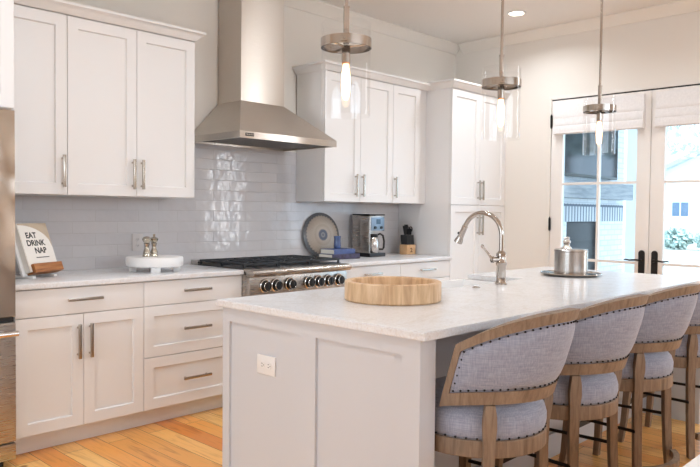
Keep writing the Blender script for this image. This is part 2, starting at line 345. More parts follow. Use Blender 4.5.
# ------------------------------------------------------------------ room shell
XW, ZC = 4.72, 3.05
XL, YR = -3.45, -7.45
b = bm_new(); box(b, XL-.15, XW+.15, YR-.15, .15, -.1, 0); struct('floor', b, MT['floor'], label='orange heart pine plank floor')
b = bm_new(); box(b, XL-.15, XW+.15, YR-.15, .15, ZC, ZC+.12); struct('ceiling', b, MT['ceil'], label='white painted ceiling')
b = bm_new(); box(b, XL-.15, XW+.15, 0, .15, 0, ZC); struct('wall_back', b, MT['wall'], label='cream painted wall behind the range')
DY0, DY1, DZ = -1.115, -2.965, 2.375            # opening of the french doors
GY0, GY1 = -3.75, -4.2                         # second opening towards the garden
b = bm_new()
box(b, XW, XW+.15, DY0, 0, 0, ZC); box(b, XW, XW+.15, DY1, DY0, DZ, ZC); box(b, XW, XW+.15, GY0, DY1, 0, ZC)
box(b, XW, XW+.15, GY1, GY0, 2.85, ZC); box(b, XW, XW+.15, YR, GY1, 0, ZC); box(b, XW, XW+.15, GY1, GY0, 0, .3)
struct('wall_right', b, MT['wall'], label='cream painted wall with the french doors')
b = bm_new()
box(b, XL-.15, XL, YR, -3.45, 0, ZC); box(b, XL-.15, XL, -1.15, 0, 0, ZC); box(b, XL-.15, XL, -3.45, -1.15, 0, .65); box(b, XL-.15, XL, -3.45, -1.15, 2.45, ZC)
struct('wall_left', b, MT['wall'])
b = bm_new(); box(b, XL, -1.6, YR-.15, YR, 0, ZC); box(b, 3.6, XW, YR-.15, YR, 0, ZC); box(b, -1.6, 3.6, YR-.15, YR, 0, 1.75); box(b, -1.6, 3.6, YR-.15, YR, 2.8, ZC)  # high opening added to let fill light in
struct('wall_rear', b, MT['wall'])
# cove crown along the back and the french-door wall
def cove(bm, p0, p1, inw):
    prof = [(0, 0), (.085, 0), (.085, -.012), (.07, -.022), (.045, -.045), (.022, -.07), (.012, -.088), (0, -.088)]
    loft(bm, [[V(p)+V(inw)*d+V((0, 0, z)) for d, z in prof] for p in (p0, p1)])
b = bm_new(); cove(b, (XL, -.0005, ZC-.0005), (XW, -.0005, ZC-.0005), (0, -1, 0)); struct('trim_1', b, MT['wall'], label='white crown molding on the back wall')
b = bm_new(); cove(b, (XW-.0005, -.09, ZC-.0005), (XW-.0005, YR, ZC-.0005), (-1, 0, 0)); struct('trim_2', b, MT['wall'], label='white crown molding over the french doors')
b = bm_new(); box(b, -.02, 3.817, -.012, -.0003, .914, 1.788); struct('trim_3', b, MT['tile'], label='glossy white subway tile backsplash')
b = bm_new(); box(b, XW-.016, XW-.0005, DY0, -.66, .0, .13, .003); struct('baseboard_right', b, MT['trim'])
# french-door casing and jamb
b = bm_new()
box(b, XW-.008, XW-.0005, DY0, DY0+.03, 0, DZ+.03, .002); box(b, XW-.008, XW-.0005, DY1-.03, DY1, 0, DZ+.03, .002); box(b, XW-.008, XW-.0005, DY1, DY0, DZ, DZ+.03, .002)
struct('trim_4', b, MT['wall'], label='white casing round the french doors')
# french doors: two leaves
def leaf(name, ya, yb, hinge_y, seam_y, lab):
    """ya > yb are the two edges of the leaf"""
    xf, th = XW-.006, .045; st = .115; zt, zb = 2.362, .012
    b = bm_new()
    box(b, xf, xf+th, ya-st, ya, zb, zt, .002); box(b, xf, xf+th, yb, yb+st, zb, zt, .002)
    box(b, xf, xf+th, yb+st, ya-st, 2.25, zt); box(b, xf, xf+th, yb+st, ya-st, zb, .2)
    ym = (ya+yb)/2
    box(b, xf+.004, xf+th-.004, ym-.011, ym+.011, .2, 2.25)
    for z in (.888, 1.585): box(b, xf+.005, xf+th-.005, yb+st, ya-st, z-.011, z+.011)
    d = struct(name, b, MT['trim'], label=lab)
    b = bm_new(); box(b, xf+.019, xf+.025, yb+st+.0005, ya-st-.0005, .2005, 2.2495); obj('pane', b, MT['pane'], d)
    s = 1 if hinge_y > seam_y else -1
    yh = seam_y+s*.052
    b = bm_new()   # rounded backplate with lever
    out = [(yh+.026*cos(t), .755+.026*sin(t)) for t in [pi+i*pi/8 for i in range(9)]]+[(yh+.026*cos(t), .975+.026*sin(t)) for t in [i*pi/8 for i in range(9)]]
    loft(b, [[(xf-.011, y, z) for y, z in out], [(xf-.0005, y, z) for y, z in out]])
    cyl(b, (xf-.055, yh, .915), (xf-.011, yh, .915), .011, 12)
    tube(b, [(xf-.05, yh, .915), (xf-.054, yh+s*.04, .918), (xf-.054, yh+s*.085, .913), (xf-.052, yh+s*.12, .919), (xf-.05, yh+s*.135, .915)], [.009, .008, .007, .006, .005], 8)
    obj('handle', b, MT['bronze'], d, label='dark bronze lever handle')
    for z in (2.17, 1.21, .25):
        b = bm_new(); cyl(b, (xf-.012, hinge_y, z-.055), (xf-.012, hinge_y, z+.055), .0105, 10); blob(b, (xf-.012, hinge_y, z+.06), .008); blob(b, (xf-.012, hinge_y, z-.06), .008)
        obj('hinge', b, MT['bronze'], d, label='dark bronze hinge')
leaf('door_1', DY0-.004, -2.038, DY0-.006, -2.038, 'french door leaf beside the pantry')
leaf('door_2', -2.043, DY1+.004, DY1+.006, -2.043, 'french door leaf further from the pantry')
b = bm_new(); box(b, XW+.001, XW+.0385, DY1+.0005, DY0-.0005, DZ-.009, DZ-.0005); struct('trim_5', b, MT['bronze'], label='dark weather strip above the doors')
b = bm_new(); box(b, XW-.01, XW+.14, DY1+.001, DY0-.001, .0002, .011); struct('trim_6', b, MT['bronze'], label='door threshold')

# ------------------------------------------------------------------ bar handles
def pull(bm, c, length, vertical, yf, r=.008, off=.03):
    """square bar pull in front of a face at y = yf, centred on (x, z) = c"""
    x, z = c; h = length/2; y0 = yf-off
    if vertical:
        box(bm, x-r, x+r, y0-r*.8, y0+r*.8, z-h, z+h, .0015)
        for s in (-1, 1): cyl(bm, (x, y0+r*.5, z+s*h*.78), (x, yf-.0004, z+s*h*.78), r*.8, 8)
    else:
        box(bm, x-h, x+h, y0-r*.8, y0+r*.8, z-r, z+r, .0015)
        for s in (-1, 1): cyl(bm, (x+s*h*.78, y0+r*.5, z), (x+s*h*.78, yf-.0004, z), r*.8, 8)
def handle(c, length, vertical, yf, parent):
    b = bm_new(); pull(b, c, length, vertical, yf); return obj('handle', b, MT['nickel'], parent, world=True, label='brushed nickel bar pull')
def door_front(parent, x0, x1, z0, z1, yf, hc=None, hl=.185, st=.062, name='door'):
    b = bm_new(); shaker(b, x0, x1, z0, z1, yf, st=st); d = obj(name, b, MT['cab'], parent, world=True, ang=20)
    if hc: handle(hc, hl, name == 'door', yf, d)
    return d
def slab_front(parent, x0, x1, z0, z1, yf, hl=.2):
    b = bm_new(); box(b, x0, x1, yf, yf+.02, z0, z1, .0015); d = obj('drawer', b, MT['cab'], parent, world=True)
    handle(((x0+x1)/2, (z0+z1)/2+.008), hl, False, yf, d); return d
g = .0015
def base_cab(x0, x1, label, kind, grp=None):
    t = thing('base_cabinet', label, 'cabinet', ((x0+x1)/2, -.3, 0), 0, grp)
    b = bm_new(); box(b, x0, x1, -.6, -.001, .107, .883); box(b, x0+.0, x1-.0, -.547, -.02, .001, .107)
    obj('body', b, MT['cab'], t, world=True)
    yf = -.622
    if kind == 'doors':
        slab_front(t, x0+g, x1-g, .733, .876, yf); m = (x0+x1)/2
        door_front(t, x0+g, m-g, .109, .729, yf, (m-.034, .58), .19); door_front(t, m+g, x1-g, .109, .729, yf, (m+.034, .58), .19)
    else:
        slab_front(t, x0+g, x1-g, .733, .876, yf)
        for z0, z1 in ((.424, .729), (.109, .420)):
            b = bm_new(); shaker(b, x0+g, x1-g, z0, z1, yf, st=.062); d = obj('drawer', b, MT['cab'], t, world=True, ang=20)
            handle(((x0+x1)/2, (z0+z1)/2+.001), .2, False, yf, d)
    return t
base_cab(.032, .766, 'white base cabinet with a drawer above two doors, beside the fridge', 'doors')
base_cab(.7665, 1.483, 'white three-drawer base cabinet between the fridge side cabinet and the steel range', 'drawers')
base_cab(2.403, 3.122, 'white drawer base cabinet beside the range, under the books and coffee maker', 'drawers')
base_cab(3.1225, 3.816, 'white drawer base cabinet against the tall pantry, under the knife block', 'drawers')
b = bm_new(); box(b, .008, 1.483, -.645, -.013, .884, .914, .003); tag(obj('countertop', b, MT['quartz']), 'white quartz countertop between the fridge and the range', 'countertop')
b = bm_new(); box(b, 2.402, 3.8155, -.645, -.013, .884, .914, .003); tag(obj('countertop', b, MT['quartz']), 'white quartz countertop between the range and the tall pantry', 'countertop')

# ------------------------------------------------------------------ wall cabinets
def wall_cab(x0, x1, doors, label):
    t = thing('wall_cabinet', label, 'cabinet', ((x0+x1)/2, -.17, 1.385))
    b = bm_new(); box(b, x0, x1, -.330, -.014, 1.386, 2.46, .001); obj('body', b, MT['cab'], t, world=True)
    for a, c, hx in doors: door_front(t, a+g, c-g, 1.388, 2.418, -.352, (hx, 1.524), .185, .064)
    return t
wall_cab(.0275, .4295, [(.0275, .4295, .3995)], 'single-door white wall cabinet above the cookbook, next to the fridge')
wall_cab(.430, 1.292, [(.430, .869, .839), (.869, 1.292, .900)], 'double-door white wall cabinet beside the hood, above the cake stand')
wall_cab(2.494, 3.321, [(2.494, 2.905, 2.845), (2.905, 3.321, 2.925)], 'double-door white wall cabinet beside the hood, above the patterned platter')
wall_cab(3.3215, 3.70, [(3.3215, 3.70, 3.345)], 'single-door white wall cabinet above the knife block, next to the pantry')
b = bm_new(); box(b, 3.7005, 3.8155, -.328, -.014, 1.386, 2.46); tag(obj('filler_panel', b, MT['cab']), 'narrow white filler strip between wall cabinet and tall pantry', 'panel')
t = thing('fridge_cabinet', 'deep white cabinet mounted above the stainless steel fridge', 'cabinet', (-.46, -.33, 1.81))
b = bm_new(); box(b, -.945, .026, -.628, -.014, 1.81, 2.46, .001); obj('body', b, MT['cab'], t, world=True)
for a, c, hx in ((-.945, -.47, -.52), (-.47, .026, -.42)): door_front(t, a+g, c-g, 1.812, 2.418, -.65, (hx, 1.93), .16, .064)
def crown(bm, path):
    """cabinet crown along a path of (x, y, nx, ny): profile grows outwards"""
    prof = [(0, 2.424), (.003, 2.424), (.012, 2.432), (.03, 2.452), (.043, 2.466), (.052, 2.469), (.052, 2.484), (0, 2.484)]
    loft(bm, [[(x+nx*d, y+ny*d, z) for d, z in prof] for x, y, nx, ny in path])
b = bm_new(); crown(b, [(.0275, -.353, 0, -1), (1.2925, -.353, 1, -1), (1.2925, -.0135, 1, 0)]); struct('trim_7', b, MT['cab'], label='white cabinet crown beside the hood, fridge end')
b = bm_new(); crown(b, [(2.4935, -.0135, -1, 0), (2.4935, -.353, -1, -1), (3.816, -.353, 0, -1)]); struct('trim_8', b, MT['cab'], label='white cabinet crown between the hood and the pantry')
b = bm_new(); crown(b, [(-.9455, -.651, 0, -1), (.0265, -.651, 1, -1), (.0265, -.41, 1, 0)]); struct('trim_9', b, MT['cab'], label='white crown on the cabinet above the fridge')
# tall pantry
t = thing('pantry_cabinet', 'tall white pantry cabinet with four doors in the room corner', 'cabinet', (4.27, -.31, 0))
b = bm_new(); box(b, 3.8175, 4.718, -.600, -.002, .1, 2.475, .001); box(b, 3.8175, 4.718, -.55, -.01, .001, .1); obj('body', b, MT['cab'], t, world=True)
for z0, z1, hz in ((1.381, 2.425, 1.52), (.109, 1.377, 1.19)):
    door_front(t, 3.819, 4.266-g, z0, z1, -.622, (4.236, hz), .185, .062); door_front(t, 4.266+g, 4.7165, z0, z1, -.622, (4.296, hz), .185, .062)
b = bm_new(); prof = [(0, 2.430), (.003, 2.430), (.012, 2.44), (.03, 2.462), (.043, 2.478), (.052, 2.482), (.052, 2.498), (0, 2.498)]
loft(b, [[(x+nx*d, y+ny*d, z) for d, z in prof] for x, y, nx, ny in [(3.817, -.0015, -1, 0), (3.817, -.623, -1, -1), (4.7185, -.623, 0, -1)]])
struct('trim_10', b, MT['cab'], label='white crown on the tall pantry')

# ------------------------------------------------------------------ range hood
t = thing('range_hood', 'stainless steel chimney range hood on the tiled wall above the range', 'range hood', (1.917, -.3, 1.79))
hx0, hx1, hy, hz, hz1 = 1.468, 2.367, -.612, 1.79, 1.835; yb = -.0135
b = bm_new()
low = [(hx0, yb, hz1), (hx0, hy, hz1), (hx1, hy, hz1), (hx1, yb, hz1)]; top = [(1.717, yb, 2.095), (1.717, -.291, 2.095), (2.12, -.291, 2.095), (2.12, yb, 2.095)]
i_ = .018
outer = [(x, y, hz) for x, y, _ in low]; inner = [(hx0+i_, yb-.001, hz), (hx0+i_, hy+i_, hz), (hx1-i_, hy+i_, hz), (hx1-i_, yb-.001, hz)]
inner2 = [(x, y, hz1-.012) for x, y, _ in inner]
loft(b, [top, low, outer, inner, inner2]); obj('canopy', b, MT['hood'], t, world=True, ang=10)
b = bm_new(); box(b, hx0+.03, hx1-.03, hy+.035, -.06, hz1-.03, hz1-.014)
for k in range(40): box(b, hx0+.04+k*.0208, hx0+.05+k*.0208, hy+.045, -.07, hz1-.036, hz1-.03)
obj('baffle_filter', b, MT['hood_dark'], t, world=True)
b = bm_new(); box(b, 1.717, 2.12, -.291, yb, 2.0955, 2.514); obj('chimney', b, MT['hood'], t, world=True, label='lower chimney section')
b = bm_new(); box(b, 1.7195, 2.1175, -.2885, yb, 2.5145, ZC-.0895); box(b, 1.7195, 2.1175, -.2885, -.087, ZC-.0895, ZC-.001); obj('chimney', b, MT['hood'], t, world=True, label='upper chimney section')
b = bm_new(); box(b, 1.512, 1.583, hy-.003, hy-.0003, 1.803, 1.824, .001); cp = obj('control_panel', b, MT['black'], t, world=True)
b = bm_new()
for k in range(4): cyl(b, (1.523+k*.0163, hy-.0055, 1.8135), (1.523+k*.0163, hy-.0032, 1.8135), .0052, 12)
obj('button', b, MT['chrome'], cp, world=True)

# ------------------------------------------------------------------ range
t = thing('gas_range', 'stainless steel six-burner gas range under the hood', 'range', (1.934, -.35, 0))
rx0, rx1 = 1.485, 2.400
b = bm_new(); box(b, rx0, rx1, -.66, -.016, .10, .905); obj('body', b, MT['steel'], t, world=True)
b = bm_new()
yz = [(-.655, .875), (-.7, .868), (-.735, .872), (-.748, .885), (-.75, .897), (-.742, .91), (-.725, .918), (-.64, .918), (-.64, .9055)]
loft(b, [[(x, y, z) for y, z in yz] for x in (rx0, rx1)]); obj('bullnose', b, MT['steel'], t, world=True)
b = bm_new(); box(b, rx0+.001, rx1-.001, -.7, -.661, .735, .867, .003); cp = obj('control_panel', b, MT['steel'], t, world=True)
for x in (1.611, 1.707, 1.832, 2.009, 2.102, 2.200, 2.308):
    b = bm_new(); tube(b, [(x, -.7003, .803), (x, -.708, .803), (x, -.7082, .803), (x, -.74, .803), (x, -.742, .803)], [.043, .042, .034, .031, .029], 24)
    box(b, x-.004, x+.004, -.746, -.742, .785, .822, .001)
    k = obj('knob', b, MT['black'], cp, world=True)
    b = bm_new(); tube(b, [(x+.0405*cos(a*pi/12), -.711, .803+.0405*sin(a*pi/12)) for a in range(24)], .0065, 8, True); tube(b, [(x+.031*cos(a*pi/12), -.7405, .803+.031*sin(a*pi/12)) for a in range(24)], .0018, 6, True)
    obj('bezel', b, MT['chrome'], k, world=True, label='polished ring round the black knob')
b = bm_new(); box(b, rx0+.003, rx1-.003, -.685, -.661, .19, .715, .003); d = obj('oven_door', b, MT['steel'], t, world=True)
b = bm_new(); cyl(b, (rx0+.06, -.735, .665), (rx1-.06, -.735, .665), .014, 16)
for x in (rx0+.1, rx1-.1): cyl(b, (x, -.735, .665), (x, -.6853, .665), .009, 10)
obj('handle', b, MT['chrome'], d, world=True)
for x in (rx0+.06, rx1-.06):
    for y in (-.6, -.1): b = bm_new(); cyl(b, (x, y, .001), (x, y, .0995), .022, 14); obj('leg', b, MT['chrome'], t, world=True)
b = bm_new(); box(b, rx0, rx1, -.638, -.10, .9056, .921, .002); obj('cooktop', b, MT['black'], t, world=True)
b = bm_new(); box(b, rx0, rx1, -.099, -.016, .9056, .948, .004); obj('rear_vent', b, MT['steel'], t, world=True)
for k in range(3):
    xa = rx0+.010+k*.2995; xb = xa+.295
    for yc in (-.5, -.24):
        b = bm_new(); xc = (xa+xb)/2; lathe(b, [(0, .0), (.05, 0), (.05, .006), (.034, .008), (.034, .014), (.028, .016), (0, .016)], 20, (xc, yc, .9212)); obj('burner', b, MT['iron'], t, world=True)
    b = bm_new()
    za, zb_ = .940, .954
    for y in (-.63, -.115): box(b, xa, xb, y-.006, y+.006, za, zb_, .002)
    for x in (xa+.006, xb-.006): box(b, x-.006, x+.006, -.63, -.115, za, zb_, .002)
    box(b, xa, xb, -.378, -.366, za, zb_, .002)
    for yc in (-.5, -.24):
        for a in range(4):
            an = a*pi/2+pi/4; box_c = V((xc+cos(an)*.075, yc+sin(an)*.065, 0))
            tube(b, [(xc+cos(an)*.03, yc+sin(an)*.03, .948), (xc+cos(an)*.165, yc+sin(an)*.125, .948)], .006, 6)
        box(b, xc-.005, xc+.005, yc+.035, yc+.11, za, zb_); box(b, xc-.005, xc+.005, yc-.11, yc-.035, za, zb_)
        box(b, xa, xc-.035, yc-.005, yc+.005, za, zb_); box(b, xc+.035, xb, yc-.005, yc+.005, za, zb_)
    for x in (xa+.006, xb-.006):
        for y in (-.625, -.372, -.12): box(b, x-.006, x+.006, y-.006, y+.006, .9215, za)
    obj('grate', b, MT['iron'], t, world=True)

# ------------------------------------------------------------------ fridge
t = thing('fridge', 'stainless steel french-door fridge with a freezer drawer below', 'fridge', (-.47, -.4, 0))
b = bm_new(); box(b, -.93, -.006, -.68, -.02, .03, 1.79, .003); obj('body', b, MT['steel'], t, world=True)
def curved_front(x0, x1, z0, z1, yb_, bow):
    b = bm_new(); n = 10
    secs = []
    for i in range(n+1):
        f_ = i/n; x = x0+(x1-x0)*f_; y = yb_-.055-bow*(1-(2*f_-1)**4)
        secs.append([(x, yb_, z0), (x, y+.004, z0), (x, y, z0+.004), (x, y, z1-.004), (x, y+.004, z1), (x, yb_, z1)])
    loft(b, secs); return b
for a, c, hx in ((-.93, -.475, -.52), (-.471, -.006, -.426)):
    d = obj('door', curved_front(a, c, .765, 1.79, -.6805, .014), MT['fridge'], t, world=True)
    b = bm_new(); tube(b, [(hx, -.751, .86), (hx, -.80, .88), (hx, -.805, .92), (hx, -.805, 1.55), (hx, -.80, 1.6), (hx, -.751, 1.62)], .011, 10); obj('handle', b, MT['chrome'], d, world=True)
d = obj('freezer_drawer', curved_front(-.93, -.006, .135, .735, -.6805, .014), MT['steel'], t, world=True)
b = bm_new(); cyl(b, (-.90, -.80, .69), (-.018, -.80, .69), .014, 14)
for x in (-.87, -.075): cyl(b, (x, -.80, .69), (x, -.7505, .69), .010, 10)
obj('handle', b, MT['chrome'], d, world=True)
b = bm_new(); box(b, -.925, -.01, -.72, -.6805, .738, .762); obj('drawer_seal', b, MT['black'], t, world=True)
b = bm_new(); box(b, -.93, -.006, -.735, -.6805, .045, .128, .003); obj('toe_grille', b, MT['steel'], t, world=True)
for x in (-.88, -.06):
    b = bm_new(); cyl(b, (x, -.66, .001), (x, -.66, .0295), .018, 12); obj('foot', b, MT['black'], t, world=True)

# ------------------------------------------------------------------ island
ix0, ix1, iy0, iy1 = .452, 3.375, -2.956, -1.797
sx0, sx1, sy = 1.62, 2.383, -2.2
t = thing('kitchen_island', 'white kitchen island with panelled end under a quartz top', 'island', (1.9, -2.3, 0))
b = bm_new()
box(b, .5605, 1.60, -2.55, -1.82, .1, .883); box(b, 2.40, 3.2895, -2.55, -1.82, .1, .883); box(b, 1.60, 2.40, -2.55, -1.82, .1, .63); box(b, 1.60, 2.40, -2.55, -2.26, .63, .883)
box(b, .5605, 3.2895, -2.55, -1.88, .001, .1)
obj('body', b, MT['isl'], t, world=True)
b = bm_new(); box(b, .5605, 3.2895, -2.565, -2.5505, .001, .13, .003); obj('baseboard', b, MT['isl'], t, world=True)
def end_panel(xo, xi, s):
    b = bm_new(); xr = xo+s*.012
    box(b, min(xr, xi), max(xr, xi), -2.92, -1.815, .001, .883)
    def fr(y0, y1, z0, z1): box(b, min(xo, xr), max(xo, xr), y0, y1, z0, z1)
    fr(-1.862, -1.815, .001, .883); fr(-2.412, -2.283, .16, .822); fr(-2.92, -2.843, .001, .883); fr(-2.843, -1.862, .822, .883); fr(-2.843, -1.862, .001, .16)
    bmesh.ops.remove_doubles(b, verts=b.verts, dist=1e-6); return b
obj('end_panel', end_panel(.475, .560, 1), MT['isl'], t, world=True, label='panelled end with a power outlet')
obj('end_panel', end_panel(3.375-.023, 3.29, -1), MT['isl'], t, world=True)
b = bm_new()
prism(b, [(ix0, iy0), (ix1, iy0), (ix1, iy1), (sx1-.005, iy1), (sx1-.005, sy+.005), (sx0+.005, sy+.005), (sx0+.005, iy1), (ix0, iy1)], .884, .914)
bmesh.ops.recalc_face_normals(b, faces=b.faces); bmesh.ops.bevel(b, geom=[e for e in b.edges if abs(e.verts[0].co.z-e.verts[1].co.z) < 1e-5], offset=.003, segments=2, affect='EDGES')
tag(obj('island_countertop', b, MT['quartz']), 'long white quartz countertop on the kitchen island', 'countertop')
# farmhouse sink
t = thing('farmhouse_sink', 'white apron-front sink set into the island behind the faucet', 'sink', (2.0, -1.98, .66))
b = bm_new()
xa, xb, ya, yb2 = sx0, sx1, sy, -1.755
rim = .022
def rect(i, z, fi=None): f_ = rim if fi is None else fi; return [(xa+i, ya+i, z), (xb-i, ya+i, z), (xb-i, yb2-i, z), (xa+i, yb2-i, z)]
loft(b, [rect(0, .66), rect(0, .872), rect(.004, .8825), rect(rim-.004, .8825), rect(rim, .875), rect(rim+.006, .70), rect(rim+.03, .69)]); obj('basin', b, MT['sink'], t, world=True)
b = bm_new(); lathe(b, [(0, 0), (.045, 0), (.045, .003), (.03, .004), (0, .002)], 20, (2.0, -1.98, .6905)); obj('drain', b, MT['chrome'], t, world=True)
# faucet
t = thing('kitchen_faucet', 'polished nickel gooseneck faucet with side lever standing on the island', 'faucet', (1.998, -2.28, .9145))
b = bm_new(); lathe(b, [(0, 0), (.034, 0), (.034, .006), (.028, .012), (.026, .03), (.026, .1), (.03, .106), (.03, .12), (.025, .126), (.023, .15), (.028, .156), (.028, .17), (.02, .178), (.015, .186), (0, .186)], 28); obj('base', b, MT['pnickel'], t)
b = bm_new(); pts = [(0, 0, .186), (0, 0, .264)]; rc = .126
for i in range(25):
    a = i*R(156)/24; pts.append((0, rc-rc*cos(a), .266+rc*sin(a)))
tube(b, pts, .0135, 14); obj('spout', b, MT['pnickel'], t)
e = V(pts[-1]); dr = (V(pts[-1])-V(pts[-2])).normalized()
b = bm_new(); tube(b, [e+dr*.0005, e+dr*.004, e+dr*.008, e+dr*.03, e+dr*.07, e+dr*.078, e+dr*.095, e+dr*.108, e+dr*.110], [.0138, .018, .0165, .0165, .018, .019, .024, .0255, .021], 18); sp_ = obj('spray_head', b, MT['pnickel'], t)
b = bm_new(); n_ = V((0, dr.z, -dr.y)); p0 = e+dr*.055+V((0, .02, .006)); blob(b, p0, .008, 2); obj('spray_button', b, MT['black'], sp_)
b = bm_new(); ld = V((-.58, .28, 0)).normalized(); hub = V((0, 0, .137))
tube(b, [hub+ld*.02, hub+ld*.05, hub+ld*.052, hub+ld*.062], [.014, .014, .019, .017], 14)
q = hub+ld*.055; tube(b, [q, q+ld*.02+V((0, 0, .022)), q+ld*.055+V((0, 0, .062)), q+ld*.062+V((0, 0, .07)), q+ld*.066+V((0, 0, .075)), q+ld*.072+V((0, 0, .082))], [.011, .0065, .0055, .009, .0095, .004], 10); obj('lever', b, MT['pnickel'], t)
b = bm_new(); lathe(b, [(0, 0), (.021, 0), (.021, .004), (.014, .005), (.013, .0085), (0, .0085)], 20, (1.74, -2.291, .9143)); tag(obj('disposal_button', b, MT['nickel']), 'small round nickel button set in the island top near the faucet', 'button')
# wooden bowl, ice bucket, tray
t = thing('wooden_bowl', 'round light wood serving bowl with straight sides on the island', 'bowl', (1.028, -2.325, .9145))
b = bm_new(); Rb = .216; lathe(b, [(0, .0), (Rb-.006, 0), (Rb, .006), (Rb, .082), (Rb-.004, .086), (Rb-.026, .086), (Rb-.030, .082), (Rb-.034, .03), (Rb-.05, .018), (0, .017)], 64); obj('bowl', b, MT['board'], t)
tag(t, t['label'], 'bowl')
t = thing('serving_tray', 'round silver tray under the steel ice bucket', 'tray', (2.835, -2.272, .9145))
b = bm_new(); lathe(b, [(0, 0), (.15, 0), (.172, .006), (.186, .012), (.187, .015), (.184, .016), (.168, .0105), (.15, .0045), (0, .0045)], 48); obj('tray', b, MT['pnickel'], t)
b = bm_new(); tube(b, [(.1865*cos(2*pi*i/64), .1865*sin(2*pi*i/64), .0155) for i in range(64)], [.0028+.0012*(i % 2) for i in range(64)], 6, True); obj('rim', b, MT['pnickel'], t)
t = thing('ice_bucket', 'brushed steel lidded ice bucket standing on the silver tray', 'ice bucket', (2.835, -2.272, .9200))
b = bm_new(); lathe(b, [(0, 0), (.1, 0), (.103, .004), (.103, .145), (.1055, .147), (.1055, .153), (0, .153)], 48); obj('bucket', b, MT['bucket'], t)
b = bm_new(); lathe(b, [(0, .1535), (.104, .1535), (.104, .158), (.096, .163), (.06, .166), (0, .167)], 48); l = obj('lid', b, MT['bucket'], t)
b = bm_new(); kc = (-.021, .021, .1665); lathe(b, [(.034, 0), (.034, .004), (.024, .012), (.018, .024), (.024, .034), (.027, .042), (.022, .052), (.014, .058), (.02, .064), (.021, .069), (.012, .074), (0, .075)], 24, kc); obj('knob', b, MT['chrome'], l, label='polished finial knob')
# power outlets
def outlet(name, label, M_, mat):
    t = thing(name, label, 'outlet', M_.translation)
    t.rotation_euler = M_.to_euler()
    b = bm_new(); box(b, -.0585, .0585, -.007, 0, -.04, .04, .003); p = obj('cover_plate', b, mat, t)
    for s in (-1, 1):
        b = bm_new(); out = [(s*.021+.0165*cos(a), .0145*sin(a)) for a in [i*2*pi/20 for i in range(20)]]
        loft(b, [[(x, -.0095, z) for x, z in out], [(x, -.0072, z) for x, z in out]]); r_ = obj('receptacle', b, mat, p)
        b = bm_new()
        for zz in (-.006, .006): box(b, s*.021-.005, s*.021+.004, -.0102, -.0097, zz-.0011, zz+.0011)
        cyl(b, (s*.021+.0095, -.0102, 0), (s*.021+.0095, -.0097, 0), .0022, 8)
        obj('slots', b, MT['ink'], p)
    return t
outlet('wall_outlet', 'white double power outlet set sideways in the island end panel', Matrix.Translation((.4865, -2.108, .667)) @ Matrix.Rotation(R(-90), 4, 'Z'), MT['plastic'])
outlet('wall_outlet', 'pale grey power outlet on the tile backsplash behind the cake stand', Matrix.Translation((1.06, -.0125, 1.083)) @ Matrix.Rotation(pi/2, 4, 'Y'), MT['greyplastic'])

# ------------------------------------------------------------------ things on the wall counter
t = thing('cake_stand', 'low round white pedestal stand with block feet near the range', 'cake stand', (.99, -.36, .9145))
b = bm_new(); lathe(b, [(0, .034), (.17, .034), (.176, .037), (.178, .045), (.178, .085), (.174, .092), (.166, .094), (0, .094)], 56); obj('plate', b, MT['white'], t)
for a in (R(-118), R(-28), R(62), R(152)):
    b = bm_new(); box(b, -.03, .03, -.022, .022, 0, .0335, .003); bmesh.ops.transform(b, matrix=Matrix.Translation((.135*cos(a), .135*sin(a), 0)) @ Matrix.Rotation(a+pi/2, 4, 'Z'), verts=b.verts); obj('foot', b, MT['white'], t)
def mill(loc, prof_top, label):
    t = thing('pepper_mill', label, 'pepper mill', loc, 0, 'silver pepper mills on the white stand')
    b = bm_new(); lathe(b, [(0, 0), (.026, 0), (.027, .006), (.022, .014), (.024, .022), (.0225, .03), (.015, .05), (.0135, .062), (.017, .078), (.0185, .084), (.012, .087), (0, .087)], 24); obj('body', b, MT['mill'], t)
    b = bm_new(); lathe(b, prof_top, 24); obj('head', b, MT['mill'], t)
mill((.925, -.375, 1.0090), [(0, .0875), (.016, .0875), (.02, .094), (.0285, .106), (.0285, .114), (.02, .124), (.008, .128), (0, .128)], 'silver pepper mill with a plain domed head on the white stand')
mill((.985, -.36, 1.0090), [(0, .0875), (.016, .0875), (.02, .094), (.0265, .106), (.0265, .113), (.017, .121), (.007, .125), (.006, .130), (.009, .136), (.007, .142), (0, .143)], 'silver pepper mill topped with a small knob on the white stand')

# cookbook on its holder
cb_loc = (.275, -.27, .9145); crz = R(27)
t = thing('cookbook_holder', 'white easel book holder with a wooden ledge near the fridge', 'book holder', cb_loc, crz)
ln = R(20)
MB_ = Matrix.Translation((0, -.045, .02)) @ Matrix.Rotation(-ln, 4, 'X') @ Matrix.Scale(1.14, 4)      # plane of the back board: x, z up, front along -y
b = bm_new(); box(b, -.125, .085, .0, .014, -.005, .25, .004); b.transform(MB_); obj('back_board', b, MT['white'], t)
b = bm_new(); box(b, -.095, .105, -.054, -.0345, -.004, .042, .004); box(b, -.095, .105, -.0345, -.0005, -.004, .004); b.transform(MB_); obj('ledge', b, MT['ledge'], t, label='brown wooden ledge')
b = bm_new()
for x in (-.1, .07): box(b, x-.012, x+.012, -.085, .10, 0, .0125, .002)
obj('foot', b, MT['white'], t)
b = bm_new(); tube(b, [(-.02, .085, .013), (-.02, .025, .17)], .006, 8); obj('strut', b, MT['white'], t)
t = thing('cookbook', 'cream and tan cookbook leaning on the wooden ledge', 'book', cb_loc, crz)
bw, bh, x0 = .20, .255, -.105
b = bm_new(); box(b, x0+.003, x0+bw-.003, -.0295, -.0045, .0085, bh-.003); b.transform(MB_); obj('pages', b, MT['paper'], t)
